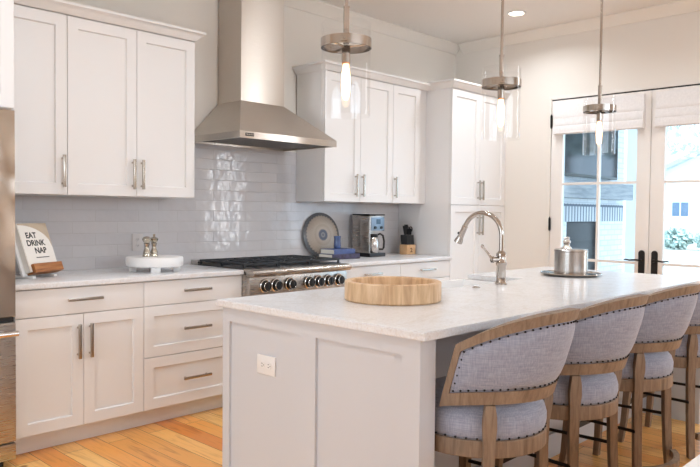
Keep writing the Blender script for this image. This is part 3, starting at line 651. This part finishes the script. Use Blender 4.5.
b = bm_new(); box(b, x0, x0+bw, -.0325, -.0297, .0055, bh); box(b, x0, x0+bw, -.0043, -.0015, .0055, bh); b.transform(MB_); cov = obj('cover', b, MT['tan'], t)
b = bm_new(); box(b, x0-.003, x0-.0001, -.0325, -.0015, .0055, bh); b.transform(MB_); obj('spine', b, MT['cream'], t, label='cream spine')
b = bm_new(); n = 16
pts = [(x0+.001, .0065), (x0+bw-.001, .0065)]+[(x0+bw-.001-(bw-.002)*(i/n), .125+.122*(1-(1-(i/n))**2)**.5*(.995)) for i in range(n+1)]
loft(b, [[(x, -.0332, z) for x, z in pts], [(x, -.0327, z) for x, z in pts]]); b.transform(MB_); obj('cover_print', b, MT['cream'], cov)
PL = MB_ @ Matrix.Translation((0, -.0334, 0)) @ Matrix.Rotation(pi/2, 4, 'X')
lettering('title', [('EAT', .041, -.034, .178, .0002), ('DRINK', .041, -.015, .138, .0002), ('NAP', .041, .004, .098, .0002), ('recipes to share', .0105, .0, .08, .0001)][:3], MT['ink'], cov, PL)
b = bm_new(); box(b, -.04, .05, -.0338, -.0334, .0735, .0775)
b.transform(MB_); obj('subtitle_line', b, MT['ink'], cov)

# platter leaning on the tiles
t = thing('decorative_platter', 'round grey patterned platter leaning on the tiles behind the books', 'platter', (2.745, -.104, .9150), R(-6))
b = bm_new(); pr = .192; lathe(b, [(0, 0), (.06, 0), (.10, -.002), (pr-.02, -.014), (pr, -.02), (pr+.001, -.016), (pr-.02, -.006), (.1, .006), (.06, .008), (0, .008)], 56)
b.transform(Matrix.Rotation(pi/2, 4, 'X'))
o = obj('dish', b, MT['platter'], t); o.location = (0, .035, pr); o.rotation_euler = (R(-8), 0, 0)
# books and vase
def book(loc, rz, w_, d_, h_, cover, label, grp='books beside the range'):
    t = thing('book', label, 'book', loc, rz, grp)
    b = bm_new(); box(b, -w_/2+.003, w_/2-.004, -d_/2+.003, d_/2-.003, .0032, h_-.0032); obj('pages', b, MT['paper'], t)
    b = bm_new(); box(b, -w_/2, w_/2, -d_/2, d_/2, 0, .003, .0008); box(b, -w_/2, w_/2, -d_/2, d_/2, h_-.003, h_, .0008); box(b, -w_/2, w_/2, -d_/2-.003, -d_/2+.0002, 0, h_, .001)
    obj('cover', b, cover, t)
book((2.775, -.245, .9148), R(-3), .31, .17, .042, MT['navy'], 'thick navy book with a mottled spine at the bottom of the pair by the range')
book((2.757, -.245, .9572), R(2), .255, .155, .040, MT['blue'], 'blue clothbound book lying on top of the navy book')
t = thing('glass_vase', 'small blue glass vase standing on the blue book', 'vase', (2.775, -.22, .9978))
b = bm_new(); lathe(b, [(0, 0), (.027, 0), (.03, .004), (.031, .02), (.028, .075), (.0295, .098), (.032, .104), (.028, .104), (.025, .075), (.027, .02), (0, .012)], 28); obj('body', b, MT['bglass'], t)
tag(t, t['label'], 'vase')
# coffee maker
t = thing('coffee_maker', 'stainless steel drip coffee maker with thermal carafe on the wall counter', 'coffee maker', (3.205, -.175, .9148))
b = bm_new(); box(b, -.098, .105, -.115, .1, 0, .033, .006); obj('base', b, MT['black'], t)
b = bm_new(); box(b, -.098, .098, .0, .1, .0335, .36, .006); obj('water_tank', b, MT['steel'], t)
b = bm_new(); box(b, -.1, -.088, -.108, .0, .0335, .352, .003); obj('side_panel', b, MT['steel'], t)
b = bm_new(); box(b, -.0875, .098, -.105, -.0005, .222, .355, .004); hd = obj('brew_head', b, MT['steel'], t)
b = bm_new(); box(b, -.08, .092, -.1085, -.1055, .228, .345, .002); pn = obj('control_panel', b, MT['coffeepanel'], hd)
b = bm_new(); box(b, -.014, .04, -.1105, -.1088, .285, .328, .001); obj('display', b, MT['lcd'], pn)
for x in (-.03, .05):
    b = bm_new(); cyl(b, (x, -.118, .255), (x, -.1088, .255), .013, 14); obj('knob', b, MT['black'], pn)
b = bm_new(); box(b, -.101, .1, -.108, .101, .3605, .372, .004); obj('lid', b, MT['black'], t)
t = thing('thermal_carafe', 'steel carafe with black handle sitting in the coffee maker', 'carafe', (3.203, -.235, .9485))
b = bm_new(); lathe(b, [(0, 0), (.052, 0), (.055, .005), (.056, .09), (.046, .125), (.04, .135), (0, .135)], 32); obj('body', b, MT['bucket'], t)
b = bm_new(); lathe(b, [(0, .1355), (.04, .1355), (.043, .142), (.043, .158), (.036, .165), (0, .165)], 28); obj('lid', b, MT['black'], t)
b = bm_new(); tube(b, [(.04, -.012, .155), (.07, -.02, .165), (.1, -.028, .15), (.112, -.031, .1), (.11, -.03, .045), (.1, -.027, .028), (.06, -.016, .03)], .009, 8); obj('handle', b, MT['black'], t)
# knife block
t = thing('knife_block', 'beech wood knife block with black upper half near the pantry', 'knife block', (3.725, -.2, .9148), R(-6))
b = bm_new(); box(b, -.056, .056, -.05, .05, 0, .09, .003); blk = obj('block', b, MT['knifewood'], t)
b = bm_new(); loft(b, [[(-.046, -.042, .0905), (.046, -.042, .0905), (.046, .042, .0905), (-.046, .042, .0905)], [(-.046, -.03, .18), (.046, -.03, .18), (.046, .05, .18), (-.046, .05, .18)]]); obj('holder', b, MT['black'], t)
lettering('mark', [('2', .055, 0, .022, .0003)], MT['burn'], blk, Matrix.Translation((.0, -.0503, 0)) @ Matrix.Rotation(pi/2, 4, 'X'))
kl = ['tallest black-handled knife in the wooden block', 'black-handled knife beside the pantry in the wooden block', 'short black-handled knife at the front of the wooden block', 'black-handled knife at the coffee maker side of the wooden block']
for i, (x, y, h, r) in enumerate(((.006, .02, .095, .0095), (.032, -.003, .06, .0085), (-.004, -.012, .055, .0085), (-.034, .0, .085, .0095))):
    q = V((x, y, .1805)); M3 = Matrix.Rotation(R(-6), 4, 'Z'); base_ = V((3.725, -.2, .9148))+M3 @ q
    t = thing('kitchen_knife', kl[i], 'knife', base_, R(-6), 'knives in the wooden block')
    b = bm_new(); loft(b, [[(-r*.6, -r, 0), (r*.6, -r, 0), (r*.6, r, 0), (-r*.6, r, 0)], [(-r*.7, -r*1.2, h*.5), (r*.7, -r*1.2, h*.5), (r*.7, r*1.1+.008, h*.5), (-r*.7, r*1.1+.008, h*.5)], [(-r*.6, -r, h), (r*.6, -r, h), (r*.6, r+.02, h), (-r*.6, r+.02, h)]]); obj('grip', b, MT['black'], t)
b_ = V((3.725, -.2, .9148))+Matrix.Rotation(R(-6), 4, 'Z') @ V((.05, .03, .1815))
t = thing('kitchen_scissors', 'black-handled scissors standing beside the knives in the block', 'scissors', b_, R(-20), None)
b = bm_new()
for s in (-1, 1): tube(b, [(s*.014+.017*cos(2*pi*i/16), 0, .05+.022*sin(2*pi*i/16)) for i in range(16)], .005, 6, True); tube(b, [(s*.004, 0, 0), (s*.008, 0, .03)], .005, 6)
obj('grip', b, MT['black'], t)

# ------------------------------------------------------------------ pendants and downlights
def pendant():
    t = thing('pendant_light', '', 'pendant light', (0, 0, 1.70), 0, 'glass cylinder pendants over the island')
    z = lambda a: a-1.70
    b = bm_new(); lathe(b, [(.0995, z(1.705)), (.0995, z(2.085)), (.1015, z(2.087)), (.103, z(2.085)), (.103, z(1.705)), (.1015, z(1.703)), (.0995, z(1.705))], 56); obj('glass_shade', b, MT['glass'], t)
    b = bm_new(); lathe(b, [(.1034, z(1.984)), (.1034, z(2.022)), (.1058, z(2.022)), (.1058, z(1.984)), (.1034, z(1.984))], 56)
    rg = obj('ring', b, MT['pnickel'], t)
    for s in (-1, 1):
        b = bm_new(); box(b, s*.1085-.0024, s*.1085+.0024, -.014, .014, z(1.99), z(2.016), .001); blob(b, (s*.112, 0, z(2.003)), .0045); obj('clasp', b, MT['nickel'], rg)
    b = bm_new()
    for k in range(3):
        a = k*2*pi/3+.4; tube(b, [(.0165*cos(a), .0165*sin(a), z(1.99)), (.06*cos(a), .06*sin(a), z(1.995)), (.099*cos(a), .099*sin(a), z(2.0))], .0045, 8)
    obj('spider', b, MT['nickel'], t)
    b = bm_new(); lathe(b, [(0, z(1.926)), (.0185, z(1.926)), (.0185, z(1.994)), (0, z(1.994))], 24); obj('socket', b, MT['pnickel'], t)
    b = bm_new(); lathe(b, [(0, z(1.918)), (.0165, z(1.918)), (.0165, z(1.9255)), (0, z(1.9255))], 20); obj('collar', b, MT['copper'], t)
    b = bm_new(); lathe(b, [(0, z(1.768)), (.004, z(1.769)), (.010, z(1.775)), (.0155, z(1.79)), (.018, z(1.82)), (.0185, z(1.85)), (.017, z(1.88)), (.013, z(1.903)), (.0115, z(1.9175)), (0, z(1.9175))], 20); obj('bulb', b, MT['bulb'], t, label='glowing tubular filament bulb')
    b = bm_new(); cyl(b, (0, 0, z(2.0025)), (0, 0, z(2.15)), .0125, 16); cyl(b, (0, 0, z(2.15)), (0, 0, z(2.157)), .014, 16); cyl(b, (0, 0, z(2.157)), (0, 0, z(3.02)), .008, 14); obj('rod', b, MT['pnickel'], t)
    b = bm_new(); lathe(b, [(0, z(3.02)), (.06, z(3.024)), (.066, z(3.03)), (.066, z(3.0495)), (0, z(3.0495))], 32); obj('canopy', b, MT['nickel'], t)
    return t
pl = ['glass cylinder pendant over the island end with the wooden bowl', 'glass cylinder pendant hanging before the tall pantry, above the faucet', 'glass cylinder pendant above the steel ice bucket, before the french doors']
p0 = pendant()
for i, (x, a) in enumerate(((.740, 40), (1.935, 35), (3.143, 25))):
    if i == 0: p0.location = (x, -2.3, 1.70); p0.rotation_euler = (0, 0, R(a)); p0['label'] = pl[0]
    else: dup(p0, (x, -2.3, 1.70), R(a), pl[i])
def downlight(x, y, label):
    t = thing('ceiling_downlight', label, 'ceiling light', (x, y, ZC))
    b = bm_new(); lathe(b, [(.062, -.0005), (.085, -.0005), (.086, -.003), (.083, -.006), (.064, -.009), (.062, -.004), (.062, -.0005)], 36); obj('trim_ring', b, MT['white'], t)
    b = bm_new(); lathe(b, [(0, -.003), (.0615, -.003), (.0615, -.0012), (0, -.0012)], 32); obj('lens', b, MT['can'], t)
    l = bpy.data.lights.new('downlight_lamp', 'AREA'); l.shape = 'DISK'; l.size = .16; l.energy = CAN_POWER; l.color = CAN_COLOR; l.spread = R(150)
    o = bpy.data.objects.new('downlight_lamp', l); COL.objects.link(o); o.parent = t; o.location = (0, 0, -.014)
downlight(4.06, -1.113, 'round recessed ceiling light over the pantry end of the aisle')
downlight(2.25, -1.5, 'round recessed ceiling light over the aisle before the range')
downlight(.3, -1.55, 'round recessed ceiling light over the aisle before the fridge side')
downlight(-.9, -2.3, 'round recessed ceiling light beyond the island end')
downlight(3.45, -2.55, 'added recessed ceiling light out of view, brightening the french door wall')  # unseen lamp, added to brighten the french-door wall

# ------------------------------------------------------------------ roman shades on the doors
def shade(ya, yb_, label):
    t = thing('roman_shade', label, 'window shade', (XW-.03, (ya+yb_)/2, 2.05))
    b = bm_new(); xw = XW-.0072
    prof = [(xw, 2.335), (xw-.042, 2.335), (xw-.044, 2.33), (xw-.043, 2.225), (xw-.047, 2.205), (xw-.041, 2.192), (xw-.05, 2.175), (xw-.046, 2.15), (xw-.054, 2.13), (xw-.048, 2.118), (xw-.058, 2.1), (xw-.056, 2.07), (xw-.058, 2.05), (xw-.05, 2.042), (xw-.012, 2.042), (xw-.006, 2.05), (xw, 2.06)]
    loft(b, [[(x, y, z) for x, z in prof] for y in (ya, yb_)]); obj('fabric', b, MT['shade'], t, world=True, ang=50)
shade(DY0-.045, -1.99, 'white roman shade on the french door leaf beside the pantry')
shade(-2.09, DY1+.05, 'white roman shade on the french door leaf beyond the handles')

# ------------------------------------------------------------------ counter stools
RS, LEAN = .268, .30
def sh(th, r, z):
    return V((-r*sin(th), -r*cos(th)-LEAN*max(0, z-.655), z))
def ztop(th): return .985-.118*(abs(th)/R(84))**2.4
def zbot(th): return .672-.026*(abs(th)/R(84))**4
TH = [R(-84)+R(168)*i/40 for i in range(41)]
def beads(bm, row):
    pts = []; rad = []; n = len(row)
    for i in range(n):
        p, q = V(row[i]), V(row[(i+1) % n]); d = q-p; L = d.length
        for f_, r in ((0, .0040), (.0028/L, .003), (.0040/L, .0003), (.5, .0003), (1-.0040/L, .0003), (1-.0028/L, .003)): pts.append(p+d*f_); rad.append(r)
    tube(bm, pts, rad, 6, True)
def stool():
    t = thing('counter_stool', '', 'stool', (0, 0, 0), 0, 'upholstered stools along the island')
    b = bm_new(); loft(b, [[sh(a, RS+.004, ztop(a)), sh(a, RS-.036, ztop(a)), sh(a, RS-.036, ztop(a)-.038), sh(a, RS+.004, ztop(a)-.038)] for a in TH]); obj('top_rail', b, MT['oak'], t)
    b = bm_new(); loft(b, [[sh(a, RS+.004, zbot(a)+.045), sh(a, RS-.036, zbot(a)+.045), sh(a, RS-.036, zbot(a)), sh(a, RS+.004, zbot(a))] for a in TH]); obj('bottom_rail', b, MT['oak'], t)
    for s in (-1, 1):
        b = bm_new(); secs = []
        for i in range(7):
            f_ = i/6; ring = []
            a0, a1 = s*R(84), s*R(79)
            za = zbot(a0)+.0453+(ztop(a0)-.0384-zbot(a0)-.0453)*f_; zb_ = zbot(a1)+.0453+(ztop(a1)-.0384-zbot(a1)-.0453)*f_
            secs.append([sh(a0, RS+.004, za), sh(a0, RS-.036, za), sh(a1, RS-.036, zb_), sh(a1, RS+.004, zb_)])
        loft(b, secs); obj('arm_post', b, MT['oak'], t)
    # upholstered panel
    tp = [R(-79.3)+R(158.6)*i/36 for i in range(37)]; b = bm_new(); secs = []
    for a in tp:
        z0, z1 = zbot(a)+.0455, ztop(a)-.0388; ed = min(1, (R(79.3)-abs(a))/R(9)); sec = []
        for k in range(9):
            f_ = k/8; sec.append(sh(a, RS-.003+.013*(1-(2*f_-1)**4)*(.25+.75*ed), z0+(z1-z0)*f_))
        for k in range(8, -1, -1):
            f_ = k/8; sec.append(sh(a, RS-.033-.014*(1-(2*f_-1)**4)*(.25+.75*ed), z0+(z1-z0)*f_))
        secs.append(sec)
    loft(b, secs); bp = obj('back_panel', b, MT['linen'], t, ang=60)
    b = bm_new(); row = []; am = R(76.5)
    zl = lambda q: zbot(q)+.052
    zu = lambda q: ztop(q)-.045
    for i in range(29): q = -am+2*am*i/28; row.append(sh(q, RS+.0022, zl(q)))
    for k in range(1, 5): row.append(sh(am, RS+.0012, zl(am)+(zu(am)-zl(am))*k/5))
    for i in range(29): q = am-2*am*i/28; row.append(sh(q, RS+.0022, zu(q)))
    for k in range(1, 5): row.append(sh(-am, RS+.0012, zu(am)+(zl(am)-zu(am))*k/5))
    beads(b, row)
    obj('nail_trim', b, MT['bronze'], bp)
    # seat
    def seat_r(a): return 1 if sin(a) < .55 else .55/sin(a)*1.0+.0*a
    def ring(r, z, n=48):
        return [(r*cos(2*pi*i/n)*1.0, max(-9, r*sin(2*pi*i/n)*(1 if sin(2*pi*i/n) < 0 else .93)), z) for i in range(n)]
    b = bm_new(); loft(b, [ring(.20, .48), ring(.249, .48), ring(.252, .483), ring(.252, .536), ring(.249, .539), ring(.20, .539)], closed=True); obj('seat_frame', b, MT['oak'], t)
    b = bm_new(); pf = [(.19, .5395), (.243, .5395), (.2465, .545), (.2515, .565), (.2515, .59), (.243, .62), (.222, .645), (.19, .664), (.145, .676), (.09, .683), (.04, .686)]
    secs = [ring(r, z) for r, z in pf]; loft(b, secs); sc = obj('seat_cushion', b, MT['linen'], t, ang=60)
    b = bm_new(); beads(b, [(.2483*cos(2*pi*i/42), .2483*sin(2*pi*i/42)*(1 if sin(2*pi*i/42) < 0 else .93), .545) for i in range(42)])
    obj('nail_trim', b, MT['bronze'], sc)
    # rear legs rise to carry the back, front legs stop under the seat
    for s in (-1, 1):
        th = s*R(47); b = bm_new(); secs = []
        for z, r, wd, dp in ((.001, .278, .032, .034), (.12, .264, .033, .034), (.3, .254, .035, .034), (.45, .250, .038, .034), (.48, .251, .039, .034), (.54, .254, .040, .034), (.59, .262, .047, .032), (.63, .266, .043, .032), (.667, .262, .032, .034)):
            c = V((-r*sin(th), -r*cos(th), z)); tg = V((cos(th), -sin(th), 0)); rd = V((-sin(th), -cos(th), 0))
            secs.append([c-tg*wd/2-rd*dp/2, c+tg*wd/2-rd*dp/2, c+tg*wd/2+rd*dp/2, c-tg*wd/2+rd*dp/2])
        loft(b, secs); obj('leg', b, MT['oak'], t)
        b = bm_new(); secs = []
        for z, o_, wd in ((.001, .205, .03), (.12, .19, .031), (.3, .178, .036), (.4795, .172, .044)):
            x, y = s*o_, o_*.95; h = wd/2; secs.append([(x-h, y-h, z), (x+h, y-h, z), (x+h, y+h, z), (x-h, y+h, z)])
        loft(b, secs); obj('leg', b, MT['oak'], t)
    # low curved stretcher, then dark metal foot bars
    n = 22; b = bm_new(); th = [R(-41)+R(82)*i/n for i in range(n+1)]
    loft(b, [[V((-r*sin(a), -r*cos(a), z)) for r, z in ((.262, .10), (.29, .10), (.29, .135), (.262, .135))] for a in th]); obj('stretcher', b, MT['oak'], t)
    for s in (-1, 1):
        b = bm_new(); pts = [(-s*.205, -.175, .3), (-s*.178, .15, .3)]; tube(b, pts, .008, 8); obj('side_bar', b, MT['bronze'], t)
    b = bm_new(); box(b, -.165, .165, .166, .182, .21, .235, .003); obj('footrest', b, MT['bronze'], t)
    return t
sl = ['grey linen stool with oak frame at the panelled island end', 'grey linen stool, second from the panelled island end', 'grey linen stool, third from the panelled island end', 'grey linen stool at the french door end of the island']
s0 = stool()
for i, (x, y, a) in enumerate(((.835, -2.905, 0), (1.45, -2.905, 0), (2.09, -2.905, 0), (2.81, -2.905, 0))):
    if i == 0: s0.location = (x, y, 0); s0.rotation_euler = (0, 0, R(a)); s0['label'] = sl[0]
    else: dup(s0, (x, y, 0), R(a), sl[i])

# white table in the corner of the frame
t = thing('dining_table', 'white table behind the stools, only its edge showing', 'table', (.9, -4.25, 0))
b = bm_new(); box(b, .1, 1.9, -4.68, -3.83, .73, .76, .004); obj('tabletop', b, MT['white'], t, world=True)
for x in (.2, 1.8):
    for y in (-4.58, -3.93): b = bm_new(); box(b, x-.03, x+.03, y-.03, y+.03, .001, .7295, .003); obj('leg', b, MT['white'], t, world=True)

# ------------------------------------------------------------------ outside
b = bm_new(); box(b, XW+.16, 13, -9, 4, -.2, -.03); struct('patio', b, MT['patio'], label='pale concrete patio beyond the doors')
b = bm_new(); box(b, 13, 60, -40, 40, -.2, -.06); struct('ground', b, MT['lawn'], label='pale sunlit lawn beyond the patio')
t = thing('outdoor_fireplace', 'whitewashed brick fireplace with dark firebox on the patio', 'fireplace', (6.9, -.1, -.03))
b = bm_new(); fy = -.5
box(b, 5.6, 6.271, fy, .5, -.03, 1.215); box(b, 7.149, 7.86, fy, .5, -.03, 1.215); box(b, 5.6, 7.86, fy, .5, 1.43, 3.3); box(b, 6.271, 7.149, -.02, .5, -.03, 1.215)
obj('chimney_breast', b, MT['wbrick'], t, world=True)
b = bm_new(); box(b, 5.6, 7.86, fy, .5, 1.2155, 1.4295); obj('lintel', b, MT['soldier'], t, world=True, label='row of upright bricks above the firebox')
b = bm_new(); box(b, 6.275, 7.145, -.46, -.43, -.02, 1.21, .004); obj('fire_screen', b, MT['bronze'], t, world=True, label='dark screen filling the firebox')
b = bm_new(); box(b, 5.45, 7.74, fy-.18, fy-.001, 1.49, 1.69, .01); obj('mantel', b, MT['beam'], t, world=True, label='weathered grey beam mantel')
t = thing('television', 'wall-mounted flat television above the outdoor mantel', 'television', (6.75, -.56, 1.745))
b = bm_new(); box(b, 6.03, 7.47, -.58, -.53, 1.745, 2.58, .004); box(b, 6.45, 7.05, -.53, -.502, 1.95, 2.4); obj('housing', b, MT['black'], t, world=True)
b = bm_new(); box(b, 6.065, 7.445, -.5835, -.5803, 1.775, 2.555); obj('screen', b, MT['screen'], t, world=True)
def post(x, y, label):
    b = bm_new(); box(b, x-.1, x+.1, y-.1, y+.1, -.028, 2.9, .005); box(b, x-.13, x+.13, y-.13, y+.13, -.029, .2, .005); box(b, x-.13, x+.13, y-.13, y+.13, 2.75, 2.9, .005)
    tag(obj('porch_post', b, MT['siding']), label, 'post')
post(9.0, -.2, 'white square porch post beside the outdoor fireplace')
b = bm_new(); box(b, 8.4, 10.3, .4, .5, -.03, 3.2); struct('wall_porch', b, MT['siding'], label='white porch wall')
b = bm_new(); box(b, XW+.16, 9.3, -3.6, .5, 3.31, 3.45); struct('ceiling_porch', b, MT['siding'], label='white porch ceiling beyond the doors')
# neighbour house
t = thing('neighbour_house', 'white gabled house across the lawn seen through the doors', 'house', (33, 5, -.06))
b = bm_new(); hx = 30
loft(b, [[(x, -1.5, -.05), (x, 9.5, -.05), (x, 9.5, 2.1), (x, 4, 4.6), (x, -1.5, 2.1)] for x in (hx, hx+7)]); obj('wall', b, MT['siding'], t, world=True)
b = bm_new()
for s in (-1, 1): loft(b, [[(x, 4+s*6.1, 1.75), (x, 4, 4.55), (x, 4, 4.75), (x, 4+s*6.1, 1.95)] for x in (hx-.4, hx+7.4)])
obj('roof', b, MT['roofing'], t, world=True)
for y in (6.28, 2.5):
    b = bm_new(); box(b, hx-.05, hx-.001, y-.42, y+.42, 1.2, 1.9); f_ = obj('window', b, MT['siding'], t, world=True)
    b = bm_new(); box(b, hx-.06, hx-.051, y-.33, y-.03, 1.26, 1.85); box(b, hx-.06, hx-.051, y+.03, y+.33, 1.26, 1.85); obj('pane', b, MT['darkpane'], f_, world=True)
def leafy(bm, centre, rad, n, size, flat=1.0):
    for _ in range(n):
        d = V((random.gauss(0, 1), random.gauss(0, 1), random.gauss(0, 1))).normalized()*(random.random()**.4)
        p = V(centre)+V((d.x*rad[0], d.y*rad[1], d.z*rad[2])); u = V((random.uniform(-1, 1), random.uniform(-1, 1), random.uniform(-1, 1))).normalized(); v_ = u.orthogonal().normalized(); s = size*random.uniform(.6, 1.4)
        bm.faces.new([bm.verts.new(p+u*s), bm.verts.new(p+v_*s*.5), bm.verts.new(p-u*s), bm.verts.new(p-v_*s*.5)])
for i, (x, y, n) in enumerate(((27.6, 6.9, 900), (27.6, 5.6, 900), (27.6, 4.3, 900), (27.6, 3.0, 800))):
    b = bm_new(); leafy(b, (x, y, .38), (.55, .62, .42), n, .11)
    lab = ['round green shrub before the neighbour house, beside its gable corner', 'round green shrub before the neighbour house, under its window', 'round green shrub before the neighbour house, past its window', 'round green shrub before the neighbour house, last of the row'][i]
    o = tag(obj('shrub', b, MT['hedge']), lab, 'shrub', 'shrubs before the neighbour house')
def tree(x, y, h, cr, n, size, label):
    t = thing('tree', label, 'tree', (x, y, -.06), 0, 'trees beyond the patio')
    b = bm_new(); tube(b, [(0, 0, 0), (.1, .05, h*.4), (-.05, .1, h*.75), (0, 0, h*.95)], [.13, .1, .07, .03], 8)
    for k in range(7):
        a = random.uniform(0, 2*pi); z = h*random.uniform(.4, .7); l_ = cr*random.uniform(.5, .9)
        tube(b, [(0, .05, z), (cos(a)*l_*.5, sin(a)*l_*.5, z+l_*.25), (cos(a)*l_, sin(a)*l_, z+l_*.7)], [.05, .035, .015], 6)
    obj('trunk', b, MT['bark'], t)
    b = bm_new()
    for k in range(16):
        a = random.uniform(0, 2*pi); r = cr*random.uniform(.2, .85); leafy(b, (cos(a)*r, sin(a)*r, h*random.uniform(.55, 1.0)), (cr*.4, cr*.4, cr*.28), n//16, size)
    obj('foliage', b, MT['leaf'], t, ang=180)
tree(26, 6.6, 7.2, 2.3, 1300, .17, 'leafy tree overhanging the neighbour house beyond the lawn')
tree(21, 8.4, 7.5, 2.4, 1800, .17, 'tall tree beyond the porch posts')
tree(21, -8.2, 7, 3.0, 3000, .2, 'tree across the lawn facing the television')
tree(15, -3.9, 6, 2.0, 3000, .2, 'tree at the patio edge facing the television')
# outdoor chair just outside
t = thing('patio_chair', 'navy blue outdoor chair outside the french doors', 'chair', (6.6, -2.05, -.03))
b = bm_new(); loft(b, [[(x, y, z) for y, z in ((-.04, .30), (.0, .30), (.06, .72), (.05, .735), (.025, .735), (.01, .72))] for x in (-.25, .25)]); obj('backrest', b, MT['outblue'], t)
b = bm_new(); box(b, -.25, .25, -.5, .0, .27, .299, .008); obj('seat', b, MT['outblue'], t)
for x in (-.23, .23):
    for y in (-.46, -.04): b = bm_new(); box(b, x-.02, x+.02, y-.02, y+.02, .001, .2695); obj('leg', b, MT['outblue'], t)
# the second opening to the garden gets a plain frame
b = bm_new()
for y in (GY0-.03, GY1+.03, (GY0+GY1)/2): box(b, XW+.04, XW+.09, y-.03, y+.03, .3, 2.85)
struct('window_1', b, MT['trim'])
b = bm_new()
for y in (-3.42, -1.18, -2.3): box(b, XL-.1, XL-.05, y-.03, y+.03, .65, 2.45)
box(b, XL-.1, XL-.05, -3.45, -1.15, 1.52, 1.58); struct('window_2', b, MT['trim'])
b = bm_new()
for x in (-1.57, .13, 1.87, 3.57): box(b, x-.03, x+.03, YR-.1, YR-.05, 1.75, 2.8)
struct('fill_window', b, MT['trim'])  # frame of the made-up rear window that carries the fill light
